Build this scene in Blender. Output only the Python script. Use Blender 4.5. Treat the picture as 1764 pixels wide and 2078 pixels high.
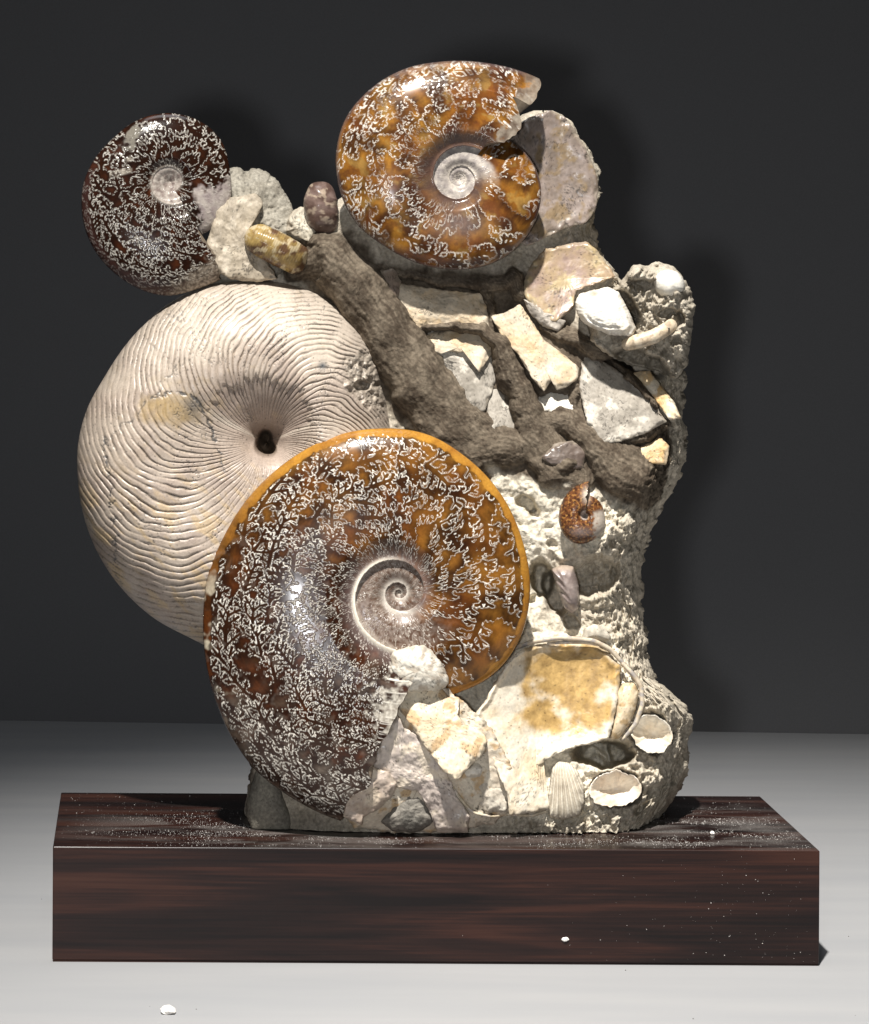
import bpy, math, time
import numpy as np
T0 = time.time()
for o in list(bpy.data.objects):
    bpy.data.objects.remove(o)
S = bpy.context.scene
COL = S.collection

# ------------------------------------------------------------------ camera
F, PW, PH, PX, PY, ROLL = 6508.0, 1764.0, 2078.0, 296.0, 474.0, 0.0055
CX, CY, CZ = -0.1916, -2.09, 0.4751
cam = bpy.data.cameras.new('camera')
cam.sensor_fit = 'HORIZONTAL'
cam.sensor_width = 36.0
cam.lens = 36.0 * F / PW
cam.shift_x = (PW / 2 - PX) / PW
cam.shift_y = -(PH / 2 - PY) / PW
cam.clip_end = 50
camo = bpy.data.objects.new('camera', cam)
COL.objects.link(camo)
camo.location = (CX, CY, CZ)
camo.rotation_euler = (math.pi / 2, -ROLL, 0)
S.camera = camo

# ------------------------------------------------------------------ world, lamps, exposure
w = bpy.data.worlds.new('World')
S.world = w
w.use_nodes = True
w.node_tree.nodes['Background'].inputs[0].default_value = (0.9, 0.95, 1.0, 1)
w.node_tree.nodes['Background'].inputs[1].default_value = 0.004
S.view_settings.view_transform = 'Standard'
S.view_settings.look = 'None'
S.view_settings.exposure = 0.0
S.view_settings.gamma = 1.0
from mathutils import Vector


def aim(o, target):
    o.rotation_euler = (Vector(target) - o.location).to_track_quat('-Z', 'Y').to_euler()


KDIR = Vector((-0.20, -0.46, 1.0)).normalized()
KT = Vector((0.26, -0.27, 0.0))
kl = bpy.data.lights.new('key_spot', 'SPOT')
kl.energy = 1450
kl.spot_size = math.radians(33.5)
kl.spot_blend = 1.0
kl.shadow_soft_size = 0.055
kl.color = (1.0, 0.965, 0.91)
ko = bpy.data.objects.new('key_spot', kl)
COL.objects.link(ko)
ko.location = KT + KDIR * 3.7
aim(ko, KT)

fl = bpy.data.lights.new('fill_lamp', 'AREA')
fl.shape = 'DISK'
fl.size = 0.09
fl.energy = 10.5
fl.color = (0.95, 0.97, 1.0)
fo = bpy.data.objects.new('fill_lamp', fl)
COL.objects.link(fo)
fo.location = (CX - 0.115, CY - 0.02, CZ - 0.04)
aim(fo, (0.0, 0.9, 0.32))

sl = bpy.data.lights.new('softbox', 'AREA')
sl.shape = 'RECTANGLE'
sl.size = 0.9
sl.size_y = 0.6
sl.energy = 1.2
sl.spread = math.radians(66)
sl.color = (0.93, 0.96, 1.0)
so = bpy.data.objects.new('softbox', sl)
COL.objects.link(so)
so.location = (-0.08, 0.30, 1.9)
aim(so, (-0.08, 0.31, 0.0))

# ------------------------------------------------------------------ helpers
PTOP = CZ - 1245.0 / F * 2.09          # plinth top height
ZC, PXM = 2.21, 2940.0                 # mid depth of the fossil, px per metre there


def to_world(px, py, d, clamp=True):
    D = ZC - d / PXM
    lx = (px - PX) + ROLL * (py - PY)
    ly = (py - PY) - ROLL * (px - PX)
    X = CX + lx * D / F
    Z = CZ - ly * D / F
    if clamp:
        Z = np.maximum(Z, PTOP + 0.0004)
    return np.stack([X, CY + D, Z], -1)


rngG = np.random.default_rng(11)
_A = rngG.uniform(0, 2 * np.pi, (256, 256))
_GX, _GY = np.cos(_A), np.sin(_A)


def perlin(x, y, seed=0):
    x = x + seed * 37.13
    y = y + seed * 17.71
    i = np.floor(x).astype(np.int64)
    j = np.floor(y).astype(np.int64)
    fx, fy = x - i, y - j
    u = fx * fx * fx * (fx * (fx * 6 - 15) + 10)
    v = fy * fy * fy * (fy * (fy * 6 - 15) + 10)

    def g(a, b, dx, dy):
        a = a & 255
        b = b & 255
        return _GX[a, b] * dx + _GY[a, b] * dy
    n0 = g(i, j, fx, fy) * (1 - u) + g(i + 1, j, fx - 1, fy) * u
    n1 = g(i, j + 1, fx, fy - 1) * (1 - u) + g(i + 1, j + 1, fx - 1, fy - 1) * u
    return (n0 * (1 - v) + n1 * v) * 1.5


def fbm(x, y, scale, octs=4, seed=0, gain=0.5):
    s = 0
    a = 1.0
    f = 1.0 / scale
    for k in range(octs):
        s = s + a * perlin(x * f, y * f, seed + k * 3)
        a *= gain
        f *= 2.03
    return s


def ridged(x, y, scale, octs=3, seed=0):
    s = 0
    a = 1.0
    f = 1.0 / scale
    for k in range(octs):
        s = s + a * (1 - np.abs(perlin(x * f, y * f, seed + k * 5)) * 2)
        a *= 0.5
        f *= 2.1
    return s


_W1, _W2, _W3 = rngG.random((256, 256)), rngG.random((256, 256)), rngG.random((256, 256))


def worley(x, y, scale, seed=0):
    x = x / scale + seed * 13.7
    y = y / scale + seed * 7.3
    i = np.floor(x).astype(np.int64)
    j = np.floor(y).astype(np.int64)
    f1 = np.full(x.shape, 9.0)
    f2 = np.full(x.shape, 9.0)
    idv = np.zeros(x.shape)
    for a in (-1, 0, 1):
        for b in (-1, 0, 1):
            I, J = (i + a) & 255, (j + b) & 255
            d = np.hypot(i + a + _W1[I, J] - x, j + b + _W2[I, J] - y)
            m = d < f1
            f2 = np.where(m, f1, np.minimum(f2, d))
            idv = np.where(m, _W3[I, J], idv)
            f1 = np.where(m, d, f1)
    return f1, f2, idv


def facets(x, y, scale, seed=0):
    """chipped stone: every cell a flat with its own height and tilt"""
    x = x / scale + seed * 13.7
    y = y / scale + seed * 7.3
    i = np.floor(x).astype(np.int64)
    j = np.floor(y).astype(np.int64)
    f1 = np.full(x.shape, 9.0)
    hv = np.zeros(x.shape)
    for a in (-1, 0, 1):
        for b in (-1, 0, 1):
            I, J = (i + a) & 255, (j + b) & 255
            dx, dy = i + a + _W1[I, J] - x, j + b + _W2[I, J] - y
            d = np.abs(dx) + np.abs(dy) * 0.9 + 0.25 * np.hypot(dx, dy)
            m = d < f1
            hv = np.where(m, (_W3[I, J] - 0.5) * 1.1 + dx * (_W2[I, J] - 0.5) * 2.4 + dy * (_W1[J, I] - 0.5) * 2.4, hv)
            f1 = np.where(m, d, f1)
    return hv


def sstep(a, b, x):
    t = np.clip((x - a) / (b - a), 0, 1)
    return t * t * (3 - 2 * t)


def lerp(a, b, t):
    t = np.asarray(t)
    if t.ndim and (np.ndim(a) > t.ndim or np.ndim(b) > t.ndim or np.shape(a)[-1:] == (3,) or np.shape(b)[-1:] == (3,)):
        t = t[..., None]
    return np.asarray(a) * (1 - t) + np.asarray(b) * t


def rgb(r, g, b):
    return np.array([r, g, b], float)


def sd_poly(px, py, P):
    P = np.asarray(P, float)
    d = np.full(px.shape, 1e9)
    s = np.ones(px.shape)
    n = len(P)
    for i in range(n):
        ax, ay = P[i]
        bx, by = P[i - 1]
        ex, ey = bx - ax, by - ay
        wx, wy = px - ax, py - ay
        t = np.clip((wx * ex + wy * ey) / (ex * ex + ey * ey + 1e-9), 0, 1)
        d = np.minimum(d, (wx - ex * t) ** 2 + (wy - ey * t) ** 2)
        c1, c2, c3 = py >= ay, py < by, ex * wy > ey * wx
        s = np.where((c1 & c2 & c3) | (~c1 & ~c2 & ~c3), -s, s)
    return s * np.sqrt(d)


def sd_line(px, py, P):
    """distance to a polyline of (x, y, radius, height); returns dist/radius, height, arc position"""
    P = np.asarray(P, float)
    best = np.full(px.shape, 1e9)
    hh = np.zeros(px.shape)
    al = np.zeros(px.shape)
    ac = 0.0
    for i in range(len(P) - 1):
        ax, ay, ra, ha = P[i]
        bx, by, rb, hb = P[i + 1]
        ex, ey = bx - ax, by - ay
        L = math.hypot(ex, ey)
        t = np.clip(((px - ax) * ex + (py - ay) * ey) / (L * L + 1e-9), 0, 1)
        q = np.hypot(px - ax - ex * t, py - ay - ey * t) / (ra + (rb - ra) * t)
        m = q < best
        best = np.where(m, q, best)
        hh = np.where(m, ha + (hb - ha) * t, hh)
        al = np.where(m, ac + L * t, al)
        ac += L
    return best, hh, al


def make_mesh(name, V, Q, col, mat, parent=None, smooth=True):
    """V (n,3) world points, Q (m,4) or (m,3) faces, col (n,4): rgb + roughness"""
    me = bpy.data.meshes.new(name)
    n = len(V)
    k = Q.shape[1]
    me.vertices.add(n)
    me.vertices.foreach_set('co', np.ascontiguousarray(V, np.float32).ravel())
    me.loops.add(Q.size)
    me.loops.foreach_set('vertex_index', np.ascontiguousarray(Q, np.int32).ravel())
    me.polygons.add(len(Q))
    me.polygons.foreach_set('loop_start', np.arange(0, Q.size, k, dtype=np.int32))
    me.polygons.foreach_set('loop_total', np.full(len(Q), k, np.int32))
    me.polygons.foreach_set('use_smooth', np.full(len(Q), smooth, bool))
    if col is not None:
        at = me.attributes.new('tint', 'FLOAT_COLOR', 'POINT')
        at.data.foreach_set('color', np.ascontiguousarray(np.clip(col, 0, 1), np.float32).ravel())
    me.update(calc_edges=True)
    me.validate()
    me.materials.append(mat)
    o = bpy.data.objects.new(name, me)
    COL.objects.link(o)
    if parent is not None:
        o.parent = parent
        o.matrix_parent_inverse = parent.matrix_world.inverted()
    return o


def grid_quads(nr, nc, wrap=False, off=0, flip=False):
    i = np.arange(nr - 1)[:, None]
    j = np.arange(nc if wrap else nc - 1)[None, :]
    j2 = (j + 1) % nc
    q = np.stack([i * nc + j + 0 * j2, i * nc + j2, (i + 1) * nc + j2, (i + 1) * nc + j + 0 * j2], -1).reshape(-1, 4) + off
    return q[:, ::-1] if flip else q


def nodes_of(m):
    m.use_nodes = True
    nt = m.node_tree
    return nt, nt.nodes, nt.links, nt.nodes['Principled BSDF']


def tint_mat(name, coat=0.0, coat_rough=0.05, spec=0.4, bump=0.3, bscale=900.0, grain=0.12):
    """colour and roughness from the mesh attribute, fine grain and fine relief from noise"""
    m = bpy.data.materials.new(name)
    nt, N, L, b = nodes_of(m)
    a = N.new('ShaderNodeAttribute')
    a.attribute_name = 'tint'
    tc = N.new('ShaderNodeTexCoord')
    n1 = N.new('ShaderNodeTexNoise')
    n1.inputs['Scale'].default_value = bscale * 0.7
    n1.inputs['Detail'].default_value = 5
    L.new(tc.outputs['Object'], n1.inputs['Vector'])
    mr = N.new('ShaderNodeMapRange')
    mr.inputs['From Min'].default_value = 0.25
    mr.inputs['From Max'].default_value = 0.75
    mr.inputs['To Min'].default_value = 1 - grain * 1.6
    mr.inputs['To Max'].default_value = 1 + grain
    L.new(n1.outputs['Fac'], mr.inputs['Value'])
    mx = N.new('ShaderNodeVectorMath')
    mx.operation = 'SCALE'
    L.new(a.outputs['Color'], mx.inputs[0])
    L.new(mr.outputs['Result'], mx.inputs['Scale'])
    L.new(mx.outputs['Vector'], b.inputs['Base Color'])
    L.new(a.outputs['Alpha'], b.inputs['Roughness'])
    b.inputs['Specular IOR Level'].default_value = spec
    b.inputs['Coat Weight'].default_value = coat
    b.inputs['Coat Roughness'].default_value = coat_rough
    if bump:
        n2 = N.new('ShaderNodeTexNoise')
        n2.inputs['Scale'].default_value = bscale
        n2.inputs['Detail'].default_value = 6
        L.new(tc.outputs['Object'], n2.inputs['Vector'])
        bp = N.new('ShaderNodeBump')
        bp.inputs['Strength'].default_value = bump
        bp.inputs['Distance'].default_value = 0.0006
        L.new(n2.outputs['Fac'], bp.inputs['Height'])
        L.new(bp.outputs['Normal'], b.inputs['Normal'])
    return m


M_ROCK = tint_mat('mudstone', spec=0.15, bump=0.8, bscale=700, grain=0.25)
M_SHELL = tint_mat('chalky_shell', spec=0.3, bump=0.3, bscale=800, grain=0.12)
M_NACRE = tint_mat('pearly_shell', coat=0.35, coat_rough=0.22, spec=0.5, bump=0.25, bscale=500, grain=0.12)
M_POLISH = tint_mat('polished_ammonite', coat=0.28, coat_rough=0.12, spec=0.15, bump=0.0, grain=0.12)
M_RIBBED = tint_mat('ribbed_shell', coat=0.12, coat_rough=0.25, spec=0.4, bump=0.2, bscale=900, grain=0.12)


def tag(o, label=None, cat=None, group=None, kind=None):
    if label:
        o['label'] = label
    if cat:
        o['category'] = cat
    if group:
        o['group'] = group
    if kind:
        o['kind'] = kind
    return o


# ------------------------------------------------------------------ setting: table, backdrop
def simple_plane(name, pts, mat):
    me = bpy.data.meshes.new(name)
    me.from_pydata(pts, [], [(0, 1, 2, 3)])
    me.materials.append(mat)
    o = bpy.data.objects.new(name, me)
    COL.objects.link(o)
    return o


m = bpy.data.materials.new('white_laminate')
nt, N, L, b = nodes_of(m)
tc = N.new('ShaderNodeTexCoord')
nz = N.new('ShaderNodeTexNoise')
nz.inputs['Scale'].default_value = 14
nz.inputs['Detail'].default_value = 8
mp = N.new('ShaderNodeMapping')
mp.inputs['Scale'].default_value = (0.25, 1.6, 1)
L.new(tc.outputs['Object'], mp.inputs['Vector'])
L.new(mp.outputs['Vector'], nz.inputs['Vector'])
cr = N.new('ShaderNodeValToRGB')
cr.color_ramp.elements[0].position = 0.3
cr.color_ramp.elements[0].color = (0.275, 0.28, 0.29, 1)
cr.color_ramp.elements[1].position = 0.7
cr.color_ramp.elements[1].color = (0.31, 0.31, 0.315, 1)
L.new(nz.outputs['Fac'], cr.inputs['Fac'])
L.new(cr.outputs['Color'], b.inputs['Base Color'])
b.inputs['Roughness'].default_value = 0.62
b.inputs['Specular IOR Level'].default_value = 0.25
M_TABLE = m

m = bpy.data.materials.new('grey_card')
nt, N, L, b = nodes_of(m)
tc = N.new('ShaderNodeTexCoord')
nz = N.new('ShaderNodeTexNoise')
nz.inputs['Scale'].default_value = 900
nz.inputs['Detail'].default_value = 3
L.new(tc.outputs['Object'], nz.inputs['Vector'])
cr = N.new('ShaderNodeValToRGB')
cr.color_ramp.elements[0].position = 0.3
cr.color_ramp.elements[0].color = (0.118, 0.118, 0.122, 1)
cr.color_ramp.elements[1].position = 0.7
cr.color_ramp.elements[1].color = (0.134, 0.134, 0.138, 1)
L.new(nz.outputs['Fac'], cr.inputs['Fac'])
L.new(cr.outputs['Color'], b.inputs['Base Color'])
b.inputs['Roughness'].default_value = 0.9
b.inputs['Specular IOR Level'].default_value = 0.1
M_WALL = m

wl = Vector((-0.331, 1.034, 0))
wr = Vector((0.5026, 0.977, 0))
wd = (wr - wl).normalized()
A = wl - wd * 1.2
B = wr + wd * 1.2
tb = simple_plane('table', [(-1.5, -0.42, 0), (1.7, -0.42, 0), (B.x, B.y, 0), (A.x, A.y, 0)], M_TABLE)
tag(tb, kind='structure')
bd = simple_plane('backdrop', [(A.x, A.y, -0.3), (B.x, B.y, -0.3), (B.x, B.y, 2.4), (A.x, A.y, 2.4)], M_WALL)
tag(bd, kind='structure')

# ------------------------------------------------------------------ plinth
PX0, PX1, PD = -0.25, 0.25, 0.2024
m = bpy.data.materials.new('rosewood')
nt, N, L, b = nodes_of(m)
tc = N.new('ShaderNodeTexCoord')


def noise(scale, mapping, detail=6, dist=0.0):
    mp = N.new('ShaderNodeMapping')
    mp.inputs['Scale'].default_value = mapping
    L.new(tc.outputs['Object'], mp.inputs['Vector'])
    n = N.new('ShaderNodeTexNoise')
    n.inputs['Scale'].default_value = scale
    n.inputs['Detail'].default_value = detail
    n.inputs['Distortion'].default_value = dist
    L.new(mp.outputs['Vector'], n.inputs['Vector'])
    return n


def math_node(op, a, bb):
    n = N.new('ShaderNodeMath')
    n.operation = op
    for k, v in enumerate((a, bb)):
        if isinstance(v, (int, float)):
            n.inputs[k].default_value = v
        else:
            L.new(v, n.inputs[k])
    return n.outputs[0]


pore = noise(300, (0.07, 8.0, 8.0), 4, 0.0)
wide = noise(9, (0.30, 4.6, 4.0), 5, 0.9)
fine = noise(70, (0.14, 7.0, 7.0), 8, 0.3)
mixf = math_node('ADD', math_node('MULTIPLY', wide.outputs['Fac'], 0.66), math_node('ADD', math_node('MULTIPLY', fine.outputs['Fac'], 0.26), math_node('MULTIPLY', pore.outputs['Fac'], 0.08)))
cr = N.new('ShaderNodeValToRGB')
el = cr.color_ramp.elements
el[0].position = 0.40
el[0].color = (0.0055, 0.0035, 0.0035, 1)
el[1].position = 0.66
el[1].color = (0.046, 0.0190, 0.0125, 1)
e = el.new(0.49)
e.color = (0.0145, 0.0068, 0.0058, 1)
e = el.new(0.56)
e.color = (0.031, 0.0120, 0.0085, 1)
L.new(mixf, cr.inputs['Fac'])
# a thin film of white powder where it was brushed off the fossil
film = noise(26, (0.55, 1.5, 1.0), 7, 0.6)
speck = noise(1500, (1, 1, 1), 2, 0)
sepn = N.new('ShaderNodeSeparateXYZ')
L.new(tc.outputs['Object'], sepn.inputs[0])
geo = N.new('ShaderNodeNewGeometry')
sn = N.new('ShaderNodeSeparateXYZ')
L.new(geo.outputs['Normal'], sn.inputs[0])


def gauss(x0, wx, y0, wy):
    a = math_node('DIVIDE', math_node('SUBTRACT', sepn.outputs[0], x0), wx)
    b2 = math_node('DIVIDE', math_node('SUBTRACT', sepn.outputs[1], y0), wy)
    q = math_node('ADD', math_node('MULTIPLY', a, a), math_node('MULTIPLY', b2, b2))
    return math_node('POWER', 2.718, math_node('MULTIPLY', q, -1.0))


area = math_node('ADD', math_node('ADD', gauss(-0.125, 0.085, 0.075, 0.055), gauss(0.19, 0.06, 0.09, 0.07)), math_node('MULTIPLY', gauss(0.05, 0.22, 0.03, 0.03), 0.6))
fm = N.new('ShaderNodeMapRange')
fm.inputs['From Min'].default_value = 0.42
fm.inputs['From Max'].default_value = 0.62
L.new(film.outputs['Fac'], fm.inputs['Value'])
sm = N.new('ShaderNodeMapRange')
sm.inputs['From Min'].default_value = 0.35
sm.inputs['From Max'].default_value = 0.7
L.new(speck.outputs['Fac'], sm.inputs['Value'])
amount = math_node('MULTIPLY', math_node('MULTIPLY', area, fm.outputs[0]), math_node('MULTIPLY', math_node('MULTIPLY', sm.outputs[0], 0.85), math_node('GREATER_THAN', sn.outputs[2], 0.9)))
fmix = N.new('ShaderNodeMix')
fmix.data_type = 'RGBA'
L.new(amount, fmix.inputs['Factor'])
L.new(cr.outputs['Color'], fmix.inputs['A'])
fmix.inputs['B'].default_value = (0.34, 0.32, 0.30, 1)
L.new(fmix.outputs['Result'], b.inputs['Base Color'])
b.inputs['Roughness'].default_value = 0.32
b.inputs['Coat Weight'].default_value = 0.14
b.inputs['Coat Roughness'].default_value = 0.12
b.inputs['Specular IOR Level'].default_value = 0.2
bp = N.new('ShaderNodeBump')
bp.inputs['Strength'].default_value = 0.05
bp.inputs['Distance'].default_value = 0.0004
L.new(fine.outputs['Fac'], bp.inputs['Height'])
L.new(bp.outputs['Normal'], b.inputs['Normal'])
M_WOOD = m

plinth = bpy.data.objects.new('wooden_plinth', None)
COL.objects.link(plinth)
plinth.location = (0, PD / 2, 0)
tag(plinth, 'long dark rosewood plinth block dusted with white powder under the fossil', 'plinth')
import bmesh


def bevel_box(name, x0, x1, y0, y1, z0, z1, bev, mat, parent, seg=3):
    bm = bmesh.new()
    bmesh.ops.create_cube(bm, size=1)
    for v in bm.verts:
        v.co = Vector(((x0 + x1) / 2 + v.co.x * (x1 - x0), (y0 + y1) / 2 + v.co.y * (y1 - y0), (z0 + z1) / 2 + v.co.z * (z1 - z0)))
    bmesh.ops.bevel(bm, geom=list(bm.edges), offset=bev, segments=seg, affect='EDGES', profile=0.5)
    me = bpy.data.meshes.new(name)
    bm.to_mesh(me)
    bm.free()
    me.materials.append(mat)
    for p in me.polygons:
        p.use_smooth = False
    o = bpy.data.objects.new(name, me)
    COL.objects.link(o)
    if parent:
        o.parent = parent
        o.location = -Vector(parent.location)
    return o


bevel_box('block', PX0, PX1, 0.0, PD, 0.0012, PTOP, 0.0009, M_WOOD, plinth, 6)
bevel_box('base_strip', PX0 + 0.0004, PX1 - 0.0004, 0.0006, PD - 0.0006, 0.0, 0.0011, 0.0003, M_WOOD, plinth, 1)

# ------------------------------------------------------------------ suture pattern


def suture_chart(Lx, res, spacing, nl, seed, fr=0.0105, Lf=0.17):
    """septal sutures on an unrolled whorl: x along the spiral, y from umbilicus (0) to rim (1).
    Returns the distance inside the nearest lobe outline and the distance outside the next one."""
    rng = np.random.default_rng(seed)
    W = int(Lx * res)
    H = res
    tin = np.full((H, W), 9.0)
    tout = np.full((H, W), 9.0)
    yy, xx = np.mgrid[0:H, 0:W] / res
    y1 = np.linspace(0, 1, H)
    X = -0.35
    while X < Lx + 0.5:
        e = (np.arange(nl) + 0.5 + rng.uniform(-0.15, 0.15, nl)) / nl
        yl = -0.02 + 1.0 * e ** 1.18
        sc = 0.55 + 0.6 * yl
        lean = 0.44 * (yl - yl ** 2)
        base = X + np.interp(y1, yl, lean)
        for j in range(nl - 1):
            mm = (yl[j] + yl[j + 1]) / 2
            wd_ = (yl[j + 1] - yl[j]) * 0.33
            base = base + 0.06 * sc[j] * np.exp(-((y1 - mm) / wd_) ** 2) * (0.6 + 0.8 * rng.random())
        base = base + 0.006 * np.sin(y1 * 170 + rng.uniform(0, 6)) + 0.004 * np.sin(y1 * 410 + rng.uniform(0, 6))
        base = base + sstep(0.93 - 0.03 * rng.random(), 0.99, y1) * 0.25
        D = (base[:, None] - xx) * 0.75
        for j in range(nl):
            s = sc[j] * rng.uniform(0.75, 1.25) * Lf
            th = rng.normal(0, 0.36) + 0.25 * (yl[j] - 0.5)
            bx, by = X + lean[j] + 0.05, yl[j]
            ax = np.array([-np.cos(th), np.sin(th)])
            pe = np.array([-ax[1], ax[0]])
            Ln = s + 0.05
            segs = [(0, 0, Ln * 0.5, 0, fr * 1.3, fr * 1.6), (Ln * 0.5, 0, Ln, 0, fr * 1.6, fr * 0.95)]
            nf = rng.integers(3, 6)
            for side in (-1, 1):
                for q in range(nf):
                    t = 0.03 + (Ln - 0.03) * (q + 0.45 + 0.2 * rng.random()) / nf
                    an = rng.uniform(0.62, 1.25) - 0.40 * q / nf
                    l = s * (0.54 - 0.24 * q / nf) * rng.uniform(0.6, 1.25)
                    bend = rng.normal(0, 0.35)
                    mx, my = t + 0.55 * l * np.cos(an), side * 0.55 * l * np.sin(an)
                    ex, ey = mx + 0.45 * l * np.cos(an - bend), my + side * 0.45 * l * np.sin(an - bend)
                    segs.append((t, 0, mx, my, fr * 1.2, fr * 0.95))
                    segs.append((mx, my, ex, ey, fr * 0.95, fr * 1.25))
                    for a2 in (an - 0.85, an + 0.75):          # small lobes at the tip
                        k2 = rng.uniform(0.16, 0.34) * l + fr * 0.8
                        segs.append((mx, my, mx + k2 * np.cos(a2), my + side * k2 * np.sin(a2), fr * 0.9, fr * 0.85))
            r = 0.2 + 0.8 * Lf
            a0, a1 = max(0, int((bx - r) * res)), min(W, int((bx + 0.1) * res))
            b0, b1 = max(0, int((by - 0.22) * res)), min(H, int((by + 0.22) * res))
            if a1 <= a0 or b1 <= b0:
                continue
            sx, sy = xx[b0:b1, a0:a1] - bx, yy[b0:b1, a0:a1] - by
            u = sx * ax[0] + sy * ax[1]
            v = sx * pe[0] + sy * pe[1]
            dd = D[b0:b1, a0:a1]
            for (x0, y0, x1, yb, r0, r1) in segs:
                dx, dy = x1 - x0, yb - y0
                h = np.clip(((u - x0) * dx + (v - y0) * dy) / (dx * dx + dy * dy + 1e-12), 0, 1)
                np.minimum(dd, np.hypot(u - x0 - h * dx, v - y0 - h * dy) - (r0 + (r1 - r0) * h), out=dd)
            D[b0:b1, a0:a1] = dd
        ins = D < 0
        tin = np.where(ins, -D, tin)
        tout = np.where(ins, 9.0, np.minimum(tout, D))
        X += spacing * (1 + 0.15 * rng.standard_normal())
    return tin, tout


def bilin(Im, x, y):
    H, W = Im.shape
    x = np.clip(x, 0, W - 1.001)
    y = np.clip(y, 0, H - 1.001)
    i, j = y.astype(int), x.astype(int)
    fy, fx = y - i, x - j
    return (Im[i, j] * (1 - fx) + Im[i, j + 1] * fx) * (1 - fy) + (Im[i + 1, j] * (1 - fx) + Im[i + 1, j + 1] * fx) * fy


# ------------------------------------------------------------------ the fossil
fossil = bpy.data.objects.new('ammonite_fossil', None)
COL.objects.link(fossil)
fossil.location = (0.0, 0.11, PTOP)
bpy.context.view_layer.update()
tag(fossil, 'tall cluster of polished brown ammonites and pale shells in rock, standing on the plinth', 'fossil')

CTRL = np.array([
    (1100, 260, 30), (1180, 380, 25), (1110, 480, 45), (1200, 500, 20), (1150, 580, 60), (1230, 560, 30),
    (650, 430, 60), (600, 520, 50), (720, 520, 70), (820, 540, 60), (930, 600, 62), (1020, 600, 60), (900, 450, 30), (820, 400, 10),
    (1330, 600, 120), (1260, 640, 110), (1385, 640, 90), (1300, 560, 95),
    (900, 720, 72), (960, 780, 82), (1050, 700, 85), (1130, 760, 95), (1230, 800, 110), (1300, 740, 70), (1340, 820, 105), (1380, 780, 80),
    (800, 700, 60), (860, 820, 70), (960, 890, 85), (1100, 900, 100), (1200, 950, 115), (1300, 980, 135), (1370, 930, 105), (1310, 910, 105),
    (1020, 990, 95), (1080, 1060, 105), (1140, 1020, 125), (1190, 1060, 140), (1260, 1080, 130), (1310, 1080, 105), (1200, 1130, 125),
    (1090, 1180, 90), (1150, 1230, 100), (1250, 1220, 100), (1240, 1280, 120), (1300, 1250, 90),
    (1040, 1300, 140), (1100, 1400, 140), (1220, 1400, 140), (1340, 1420, 150), (1000, 1480, 170), (1380, 1480, 120),
    (950, 1560, 205), (1060, 1600, 195), (1200, 1560, 170), (1320, 1500, 160), (1250, 1620, 190), (1340, 1590, 150), (1380, 1560, 100),
    (900, 1640, 205), (700, 1660, 190), (540, 1600, 150), (540, 1660, 160), (800, 1500, 190), (1100, 1665, 200), (1280, 1670, 185), (760, 1580, 195),
    (500, 900, -50), (450, 1250, 10), (600, 1400, 60), (800, 1200, 90), (650, 1000, 50)], float)


def rock_d(px, py):
    num = 0
    den = 0
    for x, y, d in CTRL:
        wgt = 1.0 / ((px - x) ** 2 + (py - y) ** 2 + 45.0 ** 2) ** 1.8
        num = num + wgt * d
        den = den + wgt
    return num / den


RIDGES = [  # (polyline of x, y, radius, height)
    [(600, 545, 30, 20), (660, 520, 52, 62), (720, 580, 60, 72), (790, 680, 64, 66), (850, 770, 66, 56), (905, 850, 66, 46), (960, 900, 60, 36), (1040, 905, 40, 26)],
    [(845, 672, 8, 26), (880, 662, 10, 34), (930, 659, 11, 38), (980, 668, 14, 40), (1012, 700, 22, 42), (1035, 750, 30, 44), (1058, 800, 30, 40), (1075, 850, 34, 36), (1095, 900, 42, 32), (1130, 950, 46, 36), (1180, 968, 34, 26)],
    [(1095, 850, 26, 20), (1150, 852, 30, 26), (1200, 890, 36, 40), (1260, 950, 55, 46), (1330, 985, 50, 22), (1378, 992, 30, 4)],
    [(1100, 665, 8, 14), (1150, 680, 20, 26), (1190, 698, 20, 30), (1250, 728, 14, 34), (1300, 785, 10, 32), (1350, 848, 7, 22)],
    [(1225, 918, 8, 14), (1270, 898, 14, 24), (1320, 880, 13, 24), (1385, 855, 9, 18)],
    [(1160, 860, 12, 10), (1165, 800, 10, 12), (1175, 740, 10, 14)],
    [(770, 545, 8, 20), (805, 555, 8, 26), (900, 572, 10, 32), (985, 582, 14, 34), (996, 620, 12, 26), (998, 668, 8, 16)],
    [(985, 580, 16, 34), (1040, 565, 22, 34), (1055, 590, 22, 26)],
    [(905, 830, 12, 26), (960, 835, 16, 22), (1000, 870, 16, 22)],
]
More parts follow.
